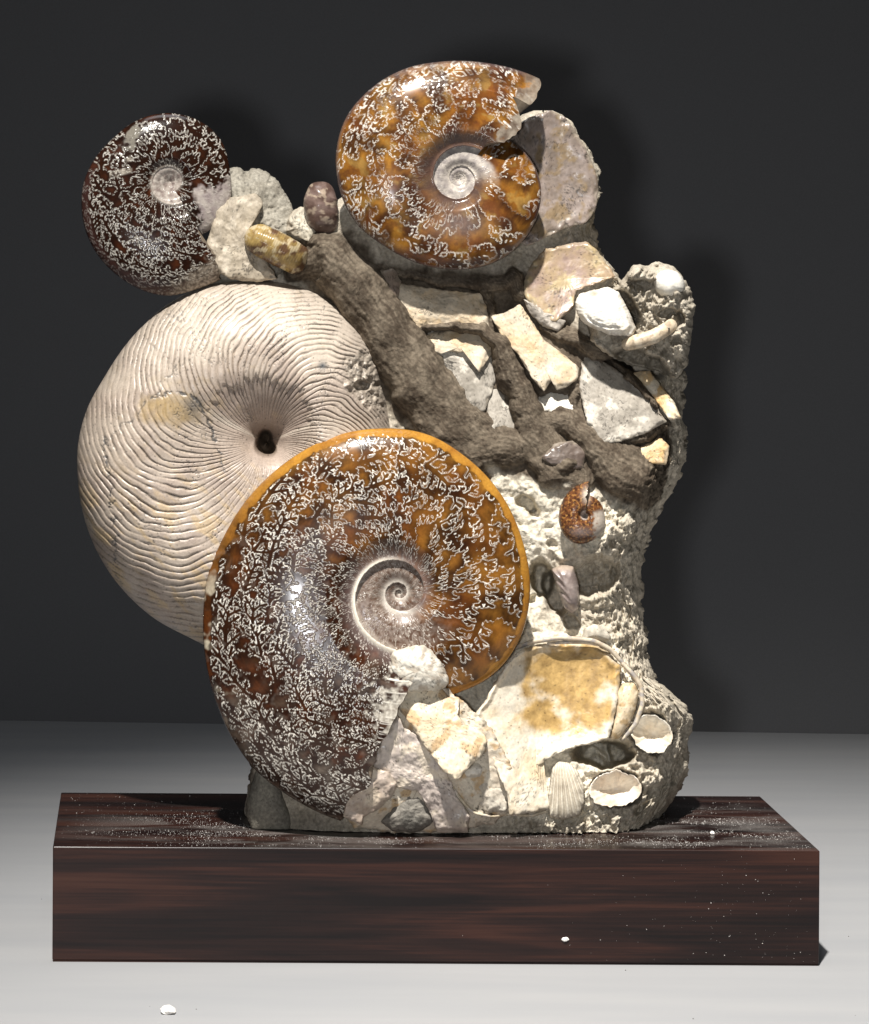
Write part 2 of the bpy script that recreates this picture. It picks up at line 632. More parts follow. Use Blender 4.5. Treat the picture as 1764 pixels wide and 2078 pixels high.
PITS = [
    (1324, 1490, 50, 46, 66, 0.0), (1248, 1602, 60, 42, 66, 0.0), (1120, 1420, 130, 100, 40, 0.0),  # (cx, cy, rx, ry, depth, rotation)
    (1300, 735, 62, 30, 95, 0.45), (1250, 745, 30, 22, 40, 0.2), (1268, 632, 30, 52, 60, -0.45), (1305, 575, 13, 9, 22, 0.1), (1355, 636, 18, 10, 30, -0.3), (1373, 650, 20, 18, 34, 0.2), (1375, 695, 16, 12, 24, 0.0),
    (1222, 1530, 68, 32, 150, 0.08), (1205, 1538, 30, 22, 40, 0.3), (1262, 1525, 28, 26, 40, 0.1),
    (1065, 1022, 26, 13, 40, 0.35), (1085, 1038, 14, 12, 30, 0.6), (1098, 1176, 28, 42, 115, -0.1), (1128, 1205, 28, 52, 100, -0.3), (1085, 1215, 14, 10, 26, 0),
    (1210, 1170, 66, 44, 45, -0.2), (1262, 1310, 10, 7, 18, 0), (1160, 1265, 20, 12, 20, 0.3), (1303, 1540, 14, 10, 26, 0), (1120, 1105, 16, 10, 12, 0),
    (1310, 1640, 20, 12, 26, -0.4), (1230, 1660, 16, 9, 20, 0.3)]
BUMPS = [  # (cx, cy, rx, ry, height)
    (1290, 550, 26, 18, 26), (1345, 640, 32, 40, 14), (1383, 665, 24, 60, 16), (1262, 585, 22, 14, 18), (1215, 1545, 16, 12, 34), (1245, 1552, 20, 10, 26), (1228, 1108, 62, 44, 26), (1282, 1070, 30, 30, 22), (1220, 1210, 70, 24, 12),
    (1365, 1445, 40, 50, 22), (1300, 1580, 60, 20, 12), (1190, 1500, 60, 10, 8), (1150, 940, 22, 20, 12)]
DARK_SHADE = [(540, 505), (620, 470), (720, 478), (770, 535), (1000, 556), (1090, 560), (1115, 610), (1190, 690), (1260, 735), (1355, 840), (1392, 860), (1385, 985), (1350, 1030), (1260, 1030),
        (1200, 985), (1120, 990), (1060, 975), (1000, 935), (930, 905), (830, 870), (760, 790), (640, 600)]  # rock coloured darker here to hold the shade cast by the shells above
PALE = [(985, 945), (1060, 975), (1110, 992), (1200, 990), (1285, 1040), (1250, 1062), (1225, 1105), (1165, 1125), (1110, 1145), (1120, 1180), (1090, 1260), (1180, 1270), (1260, 1300), (1290, 1380), (1240, 1660), (800, 1680), (780, 1500), (960, 1300), (1050, 1200)]


def rock_relief(px, py):
    """medium and fine relief added to the broad form; returns height, dark matrix and painted shade mask, pale mask, along-grain stripes"""
    wx = px + 7 * fbm(px, py, 45, 3, 21)
    wy = py + 7 * fbm(px, py, 45, 3, 22)
    h = np.zeros(px.shape)
    dk = sstep(14, -10, sd_poly(wx, wy, DARK_SHADE) + 10 * fbm(px, py, 30, 3, 5))
    pale = sstep(10, -14, sd_poly(wx, wy, PALE) + 8 * fbm(px, py, 25, 3, 6))
    strip = np.zeros(px.shape)
    for P in RIDGES:
        q, hh, al = sd_line(wx, wy, P)
        c = np.sqrt(np.clip(1 - q * q, 0, 1)) * hh
        h = np.maximum(h, c)
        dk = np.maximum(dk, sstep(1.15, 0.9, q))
        s = perlin(al / 110 + q * 0.4, q * 8.0 + al / 160, 8) + 0.7 * perlin(al / 60, q * 19 + al / 90, 9) + 0.5 * perlin(al / 40, q * 34, 10)
        strip = np.where(q < 1.0, np.maximum(strip * 0, s) + np.minimum(s, 0), strip)
    h = h + strip * 1.1
    for cx, cy, rx, ry, dep, a in PITS:
        c, s = math.cos(a), math.sin(a)
        u = ((wx - cx) * c + (wy - cy) * s) / rx
        v = (-(wx - cx) * s + (wy - cy) * c) / ry
        h = h - dep * sstep(1.05, 0.62, np.sqrt(u * u + v * v))
    for cx, cy, rx, ry, hh in BUMPS:
        h = h + hh * np.sqrt(np.clip(1 - ((wx - cx) / rx) ** 2 - ((wy - cy) / ry) ** 2, 0, 1))
    crag = np.maximum(sstep(1150, 1230, px) * sstep(980, 1060, py), sstep(1600, 1640, py) * sstep(1000, 1060, px))
    crag = np.maximum(crag, sstep(1230, 1280, px) * sstep(760, 700, py))
    crag = np.maximum(crag, sstep(1300, 1345, px))
    f1, f2, iv = worley(px + 0.3 * wy, py, 17, 1)
    g1, g2, iw = worley(wx, py + 0.4 * px, 8, 2)
    q1, q2, qi = worley(wx, wy, 21, 12)
    h = h - np.maximum(crag, pale * 0.3) * 11 * sstep(0.42, 0.12, q1) * (qi > 0.5) - crag * 3 * sstep(0.4, 0.15, worley(px, wy, 9, 14)[0])
    h = h + crag * (facets(wx, wy + 0.3 * wx, 62, 4) * 15 + facets(wx, wy, 30, 1) * 10 + facets(wx + 0.3 * py, wy, 13, 2) * 5 + facets(px, py, 6, 3) * 2.0)
    h = h + (1 - dk) * (facets(wx, wy, 48, 8) * 5 + fbm(px, py, 22, 4, 31) * 3.5 + facets(wx, wy, 15, 5) * 2.5) + dk * fbm(px, py, 40, 3, 32) * 2.2 + fbm(px, py, 6, 3, 33) * (1.3 + 1.6 * crag)
    return h, dk, pale, strip, crag


def rock_color(px, py, dk, pale, strip, crag):
    n = fbm(px, py, 40, 4, 41)
    n2 = fbm(px, py, 9, 3, 42)
    c = lerp(rgb(0.36, 0.315, 0.245), rgb(0.56, 0.50, 0.41), np.clip(0.5 + 0.55 * n + 0.25 * n2, 0, 1))
    c = lerp(c, rgb(0.52, 0.465, 0.37), crag * np.clip(0.35 + 0.6 * n2, 0, 1) * 0.7)
    d = lerp(rgb(0.075, 0.057, 0.041), rgb(0.19, 0.155, 0.115), np.clip(0.42 + 0.45 * n + 0.5 * strip + 0.3 * n2, 0, 1))  # dark brown matrix tone with that cast shade mixed into it
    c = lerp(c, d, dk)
    p = lerp(rgb(0.74, 0.68, 0.56), rgb(0.50, 0.45, 0.36), np.clip(0.3 + 0.7 * n + 0.3 * n2, 0, 1))
    c = lerp(c, p, pale)
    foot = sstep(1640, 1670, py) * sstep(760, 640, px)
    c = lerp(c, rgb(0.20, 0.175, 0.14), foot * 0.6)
    return c


# main body of the rock: a closed loft, one ring per picture row
ROWS = np.array([  # y, left, right
    (224, 1085, 1122), (232, 1062, 1140), (245, 1045, 1155), (270, 1020, 1174), (300, 990, 1192), (330, 900, 1206), (355, 800, 1217), (400, 700, 1218),
    (430, 640, 1208), (460, 600, 1206), (490, 562, 1212), (515, 545, 1222), (530, 540, 1234), (545, 530, 1244), (556, 520, 1252), (600, 470, 1280), (620, 460, 1300),
    (650, 430, 1330), (700, 400, 1372), (740, 390, 1386), (770, 385, 1388), (800, 380, 1386), (850, 375, 1388), (880, 375, 1390), (920, 375, 1390), (960, 375, 1380), (985, 378, 1368), (1010, 380, 1356), (1040, 385, 1338), (1070, 390, 1326),
    (1110, 400, 1311), (1150, 415, 1301), (1190, 430, 1297), (1230, 450, 1302), (1280, 470, 1310), (1320, 480, 1311), (1350, 490, 1318), (1380, 495, 1332), (1405, 500, 1362), (1430, 505, 1392), (1460, 508, 1404),
    (1490, 510, 1402), (1530, 514, 1398), (1550, 512, 1400), (1575, 508, 1394), (1600, 503, 1382), (1630, 498, 1362), (1650, 497, 1346), (1680, 500, 1326), (1705, 505, 1310), (1730, 515, 1295)], float)


def spline(x, X, Y):
    return np.interp(x, X, Y)


nr, nf, nb = 570, 440, 44
ys = np.linspace(224, 1730, nr)
Lx = np.interp(ys, ROWS[:, 0], ROWS[:, 1])
Rx = np.interp(ys, ROWS[:, 0], ROWS[:, 2]) + 3.0 * perlin(ys / 47, ys * 0 + 0.37, 3)
t = np.linspace(0, 1, nf)
u = -np.cos(np.pi * t) * 0.55 + (2 * t - 1) * 0.45
uf = np.concatenate([u, u[::-1][1:-1][::max(1, nf // nb)]])
isf = np.concatenate([np.ones(nf), np.zeros(len(uf) - nf)])
mid = (Lx + Rx) / 2
half = (Rx - Lx) / 2
px = mid[:, None] + half[:, None] * uf[None, :]
py = np.repeat(ys[:, None], len(uf), 1)
edge = np.minimum(px - Lx[:, None], Rx[:, None] - px)
roll = np.sqrt(np.clip(1 - (1 - np.clip(edge / 70.0, 0, 1)) ** 2, 0, 1))
D0 = rock_d(px, py)
dm = -55.0
side = (D0 - dm) * (1 - roll) * np.sign(uf)[None, :]
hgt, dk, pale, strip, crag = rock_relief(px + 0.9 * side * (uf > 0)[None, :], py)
back0 = -130 + 20 * fbm(px, py, 120, 2, 77)
back0 = np.where(py < 560, -90, back0)
front = dm + (D0 - dm) * roll + hgt * sstep(0, 18, edge)
backd = dm + (back0 - dm) * roll
dd = np.where(isf[None, :] > 0, front, backd)
sgn_ = np.sign(uf)[None, :]
aside = np.abs(side)
px = px + sgn_ * (1 - roll) * sstep(0, 6, np.abs(side) + 30 * (1 - roll)) * (fbm(aside * 0.9 + 17, py, 34, 4, 181) * 7 + facets(aside + 5, py, 30, 23) * 7 + facets(aside, py, 13, 24) * 3.5)
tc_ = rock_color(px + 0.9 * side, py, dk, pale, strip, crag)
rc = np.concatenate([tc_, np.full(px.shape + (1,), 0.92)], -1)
V = to_world(px, py, dd).reshape(-1, 3)
nc = px.shape[1]
Q = grid_quads(nr, nc, True)
rock = make_mesh('rock_matrix', V, Q, rc.reshape(-1, 4), M_ROCK, fossil)
rock['label'] = 'rough grey brown mudstone holding all the shells'
print('rock', round(time.time() - T0, 1))


# ------------------------------------------------------------------ patches: shells and fragments with an outline of their own
def densify(P, n, jag, seed, rounding=0.0):
    P = np.asarray(P, float)
    Pc = np.vstack([P, P[:1]])
    s = np.concatenate([[0], np.cumsum(np.hypot(*np.diff(Pc, axis=0).T))])
    q = np.linspace(0, s[-1], n, endpoint=False)
    x = np.interp(q, s, Pc[:, 0])
    y = np.interp(q, s, Pc[:, 1])
    if rounding > 0:
        k = max(1, int(rounding / (s[-1] / n)))
        ker = np.hanning(2 * k + 3)[1:-1]
        ker /= ker.sum()
        pad = len(ker)
        x = np.convolve(np.concatenate([x[-pad:], x, x[:pad]]), ker, 'same')[pad:-pad]
        y = np.convolve(np.concatenate([y[-pad:], y, y[:pad]]), ker, 'same')[pad:-pad]
    if jag:
        x = x + jag * (perlin(q / 14, q * 0, seed) + 0.6 * perlin(q / 5, q * 0, seed + 1))
        y = y + jag * (perlin(q / 14, q * 0, seed + 2) + 0.6 * perlin(q / 5, q * 0, seed + 3))
    return x, y


def patch(name, P, hfun, cfun, mat, thick=14, step=3.0, jag=1.5, seed=1, rounding=5.0, ctr=None, edge_drop=1.5, rough=0.6, label=None, bulge=0.0, parent=None, rim_in=0.96, wear=0.0):
    P = np.asarray(P, float)
    per = np.hypot(*np.diff(np.vstack([P, P[:1]]), axis=0).T).sum()
    n = int(np.clip(per / step, 40, 640))
    x, y = densify(P, n, jag, seed, rounding)
    c = np.array(ctr) if ctr is not None else np.array([x.mean(), y.mean()])
    rad = np.hypot(x - c[0], y - c[1]).max()
    m_ = int(np.clip(rad / step, 10, 140))
    rho = np.linspace(0.015, 1, m_)[:, None]
    px = c[0] + (x[None, :] - c[0]) * rho
    py = c[1] + (y[None, :] - c[1]) * rho
    rr = np.repeat(rho, n, 1)
    d = hfun(px, py, rr)
    ed = (1 - rr) * rad
    wn = fbm(px, py, 20, 3, seed + 60)
    layer = sstep(1.5, -1.5, ed - wear * (0.55 + 1.5 * wn)) if wear else 0 * ed
    d = d - edge_drop * (1 - sstep(0, 4, ed)) - layer * wear * 0.32 - wear * 0.25 * sstep(wear * 2.2 + 0.1, 0, ed) * (0.6 + wn)
    col = cfun(px, py, rr)
    if wear:
        lc = lerp(col[..., :3] * 0.72, rgb(0.42, 0.36, 0.28), 0.5)
        col[..., :3] = lerp(col[..., :3], lc, layer * 0.8)
    col = np.concatenate([col, np.full(px.shape + (1,), rough)], -1) if col.shape[-1] == 3 else col
    # wall and back
    k = 4
    wt = np.linspace(0, 1, k + 1)[1:, None]
    bul = bulge * np.sin(np.pi * wt)
    wx = c[0] + (x[None] - c[0]) * (1 + bul / rad - (1 - rim_in) * wt ** 2)
    wy = c[1] + (y[None] - c[1]) * (1 + bul / rad - (1 - rim_in) * wt ** 2)
    wd_ = d[-1][None] - thick * wt
    wc = np.repeat(col[-1][None], k, 0).copy()
    wc[..., :3] *= (0.9 + 0.1 * perlin(wx / 9, wt * 3 + wy / 9, seed + 9))[..., None]
    bx = c[0] + (x[None] - c[0]) * 0.02
    by = c[1] + (y[None] - c[1]) * 0.02
    bd = np.repeat(wd_[-1:].mean() - thick * 0.1, n)[None]
    PXA = np.vstack([px, wx, bx])
    PYA = np.vstack([py, wy, by])
    DA = np.vstack([d, wd_, bd])
    CA = np.vstack([col, wc, wc[-1:]])
    V = to_world(PXA, PYA, DA).reshape(-1, 3)
    Q = grid_quads(PXA.shape[0], n, True)
    # close the little hole at the middle and at the back
    first = np.arange(n)
    V = np.vstack([V, V[:n].mean(0)[None], V[-n:].mean(0)[None]])
    CC = np.vstack([CA.reshape(-1, 4), CA[0, 0][None], CA[-1, 0][None]])
    nv = len(V)
    j2 = (first + 1) % n
    b0 = PXA.size - n
    Q = np.vstack([Q, np.stack([np.full(n, nv - 2), j2, first, first], -1)[:, [0, 1, 2, 2]], np.stack([np.full(n, nv - 1), b0 + first, b0 + j2, b0 + j2], -1)])
    tri = Q[:, 2] == Q[:, 3]
    # keep quads only in one mesh, triangles through a second pass
    o = mixed_mesh(name, V, Q[~tri], Q[tri][:, :3], CC, mat, parent or fossil)
    if label:
        o['label'] = label
    return o


def mixed_mesh(name, V, Q, Tr, col, mat, parent):
    me = bpy.data.meshes.new(name)
    me.vertices.add(len(V))
    me.vertices.foreach_set('co', np.ascontiguousarray(V, np.float32).ravel())
    li = np.concatenate([Q.ravel(), Tr.ravel()])
    tot = np.concatenate([np.full(len(Q), 4), np.full(len(Tr), 3)])
    st = np.concatenate([[0], np.cumsum(tot)[:-1]])
    me.loops.add(len(li))
    me.loops.foreach_set('vertex_index', li.astype(np.int32))
    me.polygons.add(len(tot))
    me.polygons.foreach_set('loop_start', st.astype(np.int32))
    me.polygons.foreach_set('loop_total', tot.astype(np.int32))
    me.polygons.foreach_set('use_smooth', np.ones(len(tot), bool))
    at = me.attributes.new('tint', 'FLOAT_COLOR', 'POINT')
    at.data.foreach_set('color', np.ascontiguousarray(np.clip(col, 0, 1), np.float32).ravel())
    me.update(calc_edges=True)
    me.validate()
    me.materials.append(mat)
    o = bpy.data.objects.new(name, me)
    COL.objects.link(o)
    if parent is not None:
        o.parent = parent
        o.matrix_parent_inverse = parent.matrix_world.inverted()
    return o


def cracks(px, py, scale, seed, width=0.06):
    a = np.abs(perlin(px / scale + 0.4 * perlin(px / 9, py / 9, seed), py / scale + 0.4 * perlin(px / 9, py / 9, seed + 1), seed + 2))
    gate = sstep(0.0, 0.25, perlin(px / (scale * 1.7), py / (scale * 1.7), seed + 5))
    return sstep(width, width * 0.3, a) * gate


def specks(px, py, scale, seed, thr=0.16):
    f1, f2, iv = worley(px, py, scale, seed)
    return sstep(thr, thr * 0.5, f1) * (iv > 0.55)


def c_shell(a, b, c_=None, seed=1, sc=60, crack=0.7, bias=0.0, speck=0.5):
    a, b = rgb(*a), rgb(*b)

    def f(px, py, rr):
        n = fbm(px, py, sc, 4, seed)
        n2 = fbm(px, py, sc / 6, 3, seed + 7)
        col = lerp(a, b, np.clip(0.42 + bias + 0.75 * n + 0.22 * n2, 0, 1))
        if c_ is not None:
            col = lerp(col, rgb(*c_), sstep(0.12, 0.5, fbm(px, py, sc * 0.8, 4, seed + 13)) * 0.85)
        col = col * (1 - crack * cracks(px, py, 42, seed + 20))[..., None]
        col = col * (1 - speck * specks(px, py, 9, seed + 3))[..., None]
        return col
    return f


CREAM = ((0.66, 0.57, 0.44), (0.54, 0.40, 0.24), (0.50, 0.43, 0.33))
WHITE = ((0.78, 0.75, 0.68), (0.70, 0.64, 0.54), None)
GREY = ((0.37, 0.335, 0.285), (0.25, 0.222, 0.185), (0.62, 0.57, 0.49))
NACRE = ((0.20, 0.155, 0.12), (0.29, 0.235, 0.205), (0.15, 0.105, 0.06))
PINK = ((0.58, 0.50, 0.43), (0.42, 0.355, 0.32), (0.66, 0.57, 0.45))


def h_plate(off, tilt=0.3, tx=0.0, dome=0.0, P=None, rough_amp=1.6, seed=1, lock=None):
    P = np.asarray(P, float)
    cx, cy = P.mean(0)
    base0 = rock_d(np.array([cx]), np.array([cy]))[0] if lock is None else lock

    def f(px, py, rr):
        return base0 + off + tilt * (py - cy) + tx * (px - cx) + (dome + 5) * (1 - rr ** 2) + 3.5 * fbm(px, py, 70, 2, seed + 8) + rough_amp * fbm(px, py, 26, 4, seed) + 0.5 * fbm(px, py, 6, 2, seed + 4)
    return f


def h_bowl(off, depth, tilt=0.1, tx=0.0, P=None, seed=1, lip=5, power=2.0, rough_amp=1.0, lock=None):
    P = np.asarray(P, float)
    cx, cy = P.mean(0)
    base0 = rock_d(np.array([cx]), np.array([cy]))[0] if lock is None else lock

    def f(px, py, rr):
        return base0 + off + tilt * (py - cy) + tx * (px - cx) - depth * (1 - rr ** power) + lip * np.exp(-((rr - 0.93) / 0.06) ** 2) + rough_amp * fbm(px, py, 30, 4, seed)
    return f


def pl(name, P, off, tilt=0.3, tx=0.0, dome=0.0, colr=CREAM, seed=1, thick=14, mat=None, jag=1.6, rough=0.6, label=None, rnd=4.0, bias=0.0, lock=None, amp=1.6, crack=0.7, sc=60, edge_drop=1.5, speck=0.5, wear=8.0):
    return patch(name, P, h_plate(off, tilt, tx, dome, P, amp, seed, lock), c_shell(*colr, seed=seed, bias=bias, crack=crack, sc=sc, speck=speck), mat or M_SHELL, thick=thick, jag=jag, seed=seed, rounding=rnd, rough=rough, label=label, edge_drop=edge_drop, wear=wear)


# shells of the middle right, under the upper ammonite
pl('shell_plate', [(736, 540), (760, 548), (800, 572), (900, 588), (985, 596), (994, 664), (930, 660), (852, 668), (812, 628), (770, 580)], 22, 0.16, seed=2, thick=30, amp=2.0)
pl('shell_plate', [(846, 672), (880, 666), (970, 672), (1006, 705), (1012, 760), (985, 835), (945, 838), (915, 800), (890, 745)], 6, 0.22, seed=9, colr=GREY, thick=22, bias=-0.2)
pl('shell_plate', [(856, 684), (880, 674), (920, 671), (968, 674), (1000, 704), (998, 718), (984, 740), (973, 756), (962, 742), (950, 712), (932, 716), (905, 711), (888, 722), (868, 706)], 16, 0.30, seed=3, thick=9, jag=0.6, rnd=1.5)
pl('shell_plate', [(996, 640), (1026, 634), (1056, 616), (1082, 655), (1105, 690), (1140, 716), (1177, 746), (1172, 770), (1150, 786), (1130, 792), (1120, 772), (1104, 796), (1080, 768), (1052, 720), (1024, 690), (1008, 664)], 22, 0.28, -0.05, seed=4, thick=16, jag=1.0, rnd=2.0)
pl('shell_plate', [(1086, 806), (1110, 792), (1150, 790), (1170, 800), (1172, 838), (1130, 834), (1098, 840)], 6, 0.45, seed=5, colr=WHITE, thick=20)
pl('shell_plate', [(986, 790), (1006, 772), (1020, 790), (1038, 830), (1052, 878), (1020, 892), (988, 890)], 8, 0.30, seed=6, colr=GREY, thick=20, bias=-0.3)
pl('shell_plate', [(1180, 716), (1205, 722), (1240, 742), (1285, 775), (1319, 806), (1354, 856), (1310, 880), (1262, 896), (1224, 903), (1192, 860), (1176, 790)], 14, 0.34, -0.08, seed=7, colr=GREY, thick=30, label='broad flat grey shell plate with a scuffed white corner', bias=-0.15)
pl('shell_plate', [(1284, 756), (1318, 752), (1345, 785), (1368, 815), (1383, 848), (1358, 853), (1330, 812), (1306, 780)], 10, 0.45, seed=8, thick=18, colr=((0.70, 0.56, 0.36), (0.55, 0.33, 0.12), (0.75, 0.68, 0.56)))
pl('shell_plate', [(1270, 922), (1300, 906), (1342, 886), (1360, 908), (1352, 945), (1310, 938)], 14, 0.5, seed=10, thick=18, colr=((0.70, 0.60, 0.45), (0.52, 0.33, 0.14), None))
pl('shell_fragment', [(1098, 930), (1125, 900), (1160, 893), (1190, 915), (1186, 950), (1140, 955)], 34, 0.1, seed=11, thick=20, colr=((0.11, 0.080, 0.066), (0.16, 0.125, 0.105), None), mat=M_NACRE, rough=0.4)
pl('shell_fragment', [(770, 548), (800, 545), (815, 572), (806, 610), (792, 606), (775, 575)], 30, 0.1, seed=12, thick=20, colr=((0.26, 0.2, 0.15), (0.2, 0.15, 0.12), None))
pl('shell_fragment', [(1062, 606), (1086, 618), (1112, 634), (1150, 652), (1135, 672), (1100, 662), (1076, 636)], 26, 0.2, seed=13, thick=20, colr=((0.42, 0.38, 0.33), (0.2, 0.17, 0.14), (0.55, 0.5, 0.44)), amp=6)

# the two pearly valves behind the upper ammonite
P = [(1036, 262), (1072, 238), (1115, 224), (1146, 236), (1176, 276), (1192, 306), (1205, 336), (1216, 378), (1208, 425), (1192, 452), (1150, 462), (1105, 484), (1070, 500), (1020, 480), (1000, 380)]
o = patch('bivalve_shell', P, h_bowl(34, 12, 0.10, -0.06, P, 21, 0, rough_amp=1.2), c_shell((0.17, 0.13, 0.10), (0.30, 0.24, 0.21), (0.22, 0.15, 0.075), seed=22, sc=46, bias=0.1), M_NACRE, thick=40, jag=2.0, seed=23, rough=0.42, wear=9.0, label='large pearly grey valve with a frilled edge, topmost on the right')
P = [(1058, 590), (1075, 540), (1105, 505), (1150, 495), (1192, 490), (1216, 512), (1236, 540), (1250, 562), (1215, 575), (1170, 590), (1164, 625), (1130, 655), (1085, 632)]
patch('bivalve_shell', P, h_bowl(20, 5, 0.30, 0.0, P, 25, 2, rough_amp=1.2), c_shell((0.36, 0.26, 0.15), (0.33, 0.235, 0.195), (0.46, 0.36, 0.20), seed=27, sc=55), M_NACRE, thick=36, jag=2.0, seed=28, rough=0.42, wear=8.0, label='ochre and pink pearly valve below the topmost one')

# knobs of the right shoulder
P = [(1167, 612), (1176, 596), (1205, 588), (1236, 582), (1256, 592), (1276, 628), (1293, 668), (1282, 684), (1236, 680), (1190, 660), (1170, 636)]


def h_oyster(px, py, rr):
    cx, cy = 1230, 632
    e = np.sqrt(np.clip(1 - rr ** 2.4, 0, 1))
    ang = np.arctan2(py - cy, px - cx)
    return 148 + 46 * e + 0.25 * (py - cy) + 2.4 * np.sin(rr * 26 + 1.5 * np.sin(ang * 2)) * sstep(0.45, 0.8, rr) * sstep(-0.4, 0.5, np.sin(ang)) + 2.5 * fbm(px, py, 22, 3, 51)


def c_oyster(px, py, rr):
    c = lerp(rgb(0.80, 0.77, 0.70), rgb(0.66, 0.60, 0.50), np.clip(0.2 + 0.6 * fbm(px, py, 24, 3, 52), 0, 1))
    g = np.exp(-(((px - 1206) / 13) ** 2 + ((py - 596) / 9) ** 2))
    c = lerp(c, rgb(0.3, 0.27, 0.2), g * 0.9)
    g = np.exp(-(((px - 1282) / 4) ** 2 + ((py - 650) / 16) ** 2)) + np.exp(-(((px - 1194) / 3) ** 2 + ((py - 615) / 5) ** 2))
    c = lerp(c, rgb(0.26, 0.23, 0.2), np.clip(g, 0, 1) * 0.8)
    bandm = sstep(0.75, 1.0, rr) * sstep(0.1, 0.7, (py - 640) / 40)
    return lerp(c, rgb(0.36, 0.31, 0.25), bandm * np.clip(0.5 + fbm(px, py, 6, 2, 53), 0, 1) * 0.8)


patch('oyster_shell', P, h_oyster, c_oyster, M_SHELL, thick=70, jag=1.2, seed=54, rounding=8, rough=0.45, label='thick white oyster shell on the right shoulder', rim_in=0.85, step=1.6)
P = [(1326, 566), (1336, 552), (1356, 546), (1376, 552), (1388, 566), (1392, 588), (1378, 600), (1358, 608), (1340, 602), (1329, 586)]
patch('round_shell', P, lambda px, py, rr: 140 + 42 * np.sqrt(np.clip(1 - rr ** 2, 0, 1)) + 0.8 * fbm(px, py, 20, 2, 55), c_shell((0.82, 0.79, 0.72), (0.72, 0.66, 0.55), None, seed=56, sc=70, bias=-0.15, crack=0, speck=0.0), M_SHELL, thick=30, step=1.2, jag=0.4, seed=57, rounding=12, rough=0.35, label='small round white shell at the far right', rim_in=0.85)


def tube(name, P, mat, cfun, n_a=40, n_s=90, ribs=0, rib_amp=0.05, flat=1.0, seed=1, label=None, rough=0.4, parent=None):
    """swept round body along points (x, y, depth, radius)"""
    P = np.asarray(P, float)
    s0 = np.concatenate([[0], np.cumsum(np.hypot(*np.diff(P[:, :2], axis=0).T))])
    s = np.linspace(0, s0[-1], n_s)
    # gentle smoothing of the path
    C = np.stack([np.interp(s, s0, P[:, k]) for k in range(4)], -1)
    ker = np.hanning(max(5, n_s // len(P)) | 1)
    ker /= ker.sum()
    k = len(ker) // 2
    for q in range(4):
        a = np.concatenate([2 * C[0, q] - C[1:k + 1, q][::-1], C[:, q], 2 * C[-1, q] - C[-k - 1:-1, q][::-1]])
        C[:, q] = np.convolve(a, ker, 'valid')
    L_ = s[-1]
    endr = np.minimum(s, L_ - s)
    rend = C[:, 3].mean() * 0.8
    cap = np.sqrt(np.clip(1 - (1 - np.clip(endr / rend, 0, 1)) ** 2, 0.0004, 1))
    r = C[:, 3] * cap
    T = np.gradient(C[:, :2], axis=0)
    T /= np.hypot(T[:, 0], T[:, 1])[:, None]
    Nn = np.stack([-T[:, 1], T[:, 0]], -1)
    a = np.linspace(0, 2 * np.pi, n_a, endpoint=False)
    rib = 1 + (rib_amp * (np.abs(np.sin(np.pi * ribs * s / L_)) ** 0.7 - 0.5) if ribs else 0 * s)
    rr = (r * rib)[:, None] * (1 + 0.02 * fbm(s[:, None] + 0 * a, 40 * np.cos(a)[None] + 0 * s[:, None], 18, 3, seed))
    px = C[:, 0:1] + Nn[:, 0:1] * rr * np.cos(a)
    py = C[:, 1:2] + Nn[:, 1:2] * rr * np.cos(a)
    d = C[:, 2:3] + rr * np.sin(a) * flat
    col = cfun(px, py, s[:, None] / L_ + 0 * a[None], a[None] + 0 * s[:, None])
    col = np.concatenate([col, np.full(px.shape + (1,), rough)], -1)
    V = to_world(px, py, d).reshape(-1, 3)
    Q = grid_quads(n_s, n_a, True)
    o = make_mesh(name, V, Q, col.reshape(-1, 4), mat, parent or fossil)
    if label:
        o['label'] = label
    return o


def c_tube(a, b, c, seed):
    def f(px, py, s, an):
        n = fbm(px, py, 24, 4, seed)
        col = lerp(rgb(*a), rgb(*b), np.clip(0.45 + 0.8 * n, 0, 1))
        return lerp(col, rgb(*c), sstep(0.1, 0.45, fbm(px, py, 14, 3, seed + 5)) * 0.8)
    return f


tube('tube_shell', [(1262, 702, 160, 12), (1290, 694, 172, 15), (1325, 684, 174, 15), (1352, 668, 168, 14), (1372, 652, 150, 12)], M_SHELL, c_tube((0.55, 0.44, 0.31), (0.66, 0.57, 0.44), (0.36, 0.28, 0.2), 61), label='short cream tube shell under the round white shell')
# edge-on ribbed shells at the upper left
tube('ribbed_tube_shell', [(500, 470, 100, 26), (520, 482, 108, 31), (550, 498, 112, 34), (585, 516, 106, 33), (612, 532, 84, 30), (626, 540, 60, 24)], M_POLISH,
     lambda px, py, s, an: lerp(lerp(rgb(0.34, 0.235, 0.085), rgb(0.11, 0.06, 0.032), np.clip(0.48 + 1.3 * fbm(px, py, 26, 4, 62) + 0.9 * (s - 0.6), 0, 1)), rgb(0.55, 0.46, 0.30), sstep(0.15, 0.45, fbm(px, py, 15, 3, 63)) * 0.7),
     ribs=30, rib_amp=0.022, n_s=150, n_a=56, label='yellow brown ribbed shell end pointing left', rough=0.3)
tube('knob_shell', [(668, 372, 60, 22), (655, 392, 66, 33), (650, 415, 68, 35), (656, 445, 66, 33), (668, 478, 56, 22)], M_POLISH,
     lambda px, py, s, an: lerp(lerp(rgb(0.10, 0.062, 0.05), rgb(0.20, 0.14, 0.12), np.clip(0.4 + 0.9 * fbm(px, py, 22, 4, 64), 0, 1)), rgb(0.5, 0.4, 0.3), sstep(0.25, 0.5, fbm(px, py, 17, 3, 68)) * 0.6), label='rounded plum brown shell knob beside the upper ammonite', n_a=56, rough=0.3)
P = [(1120, 1154), (1140, 1146), (1164, 1148), (1172, 1176), (1177, 1206), (1175, 1236), (1160, 1246), (1147, 1236), (1138, 1214), (1128, 1186)]


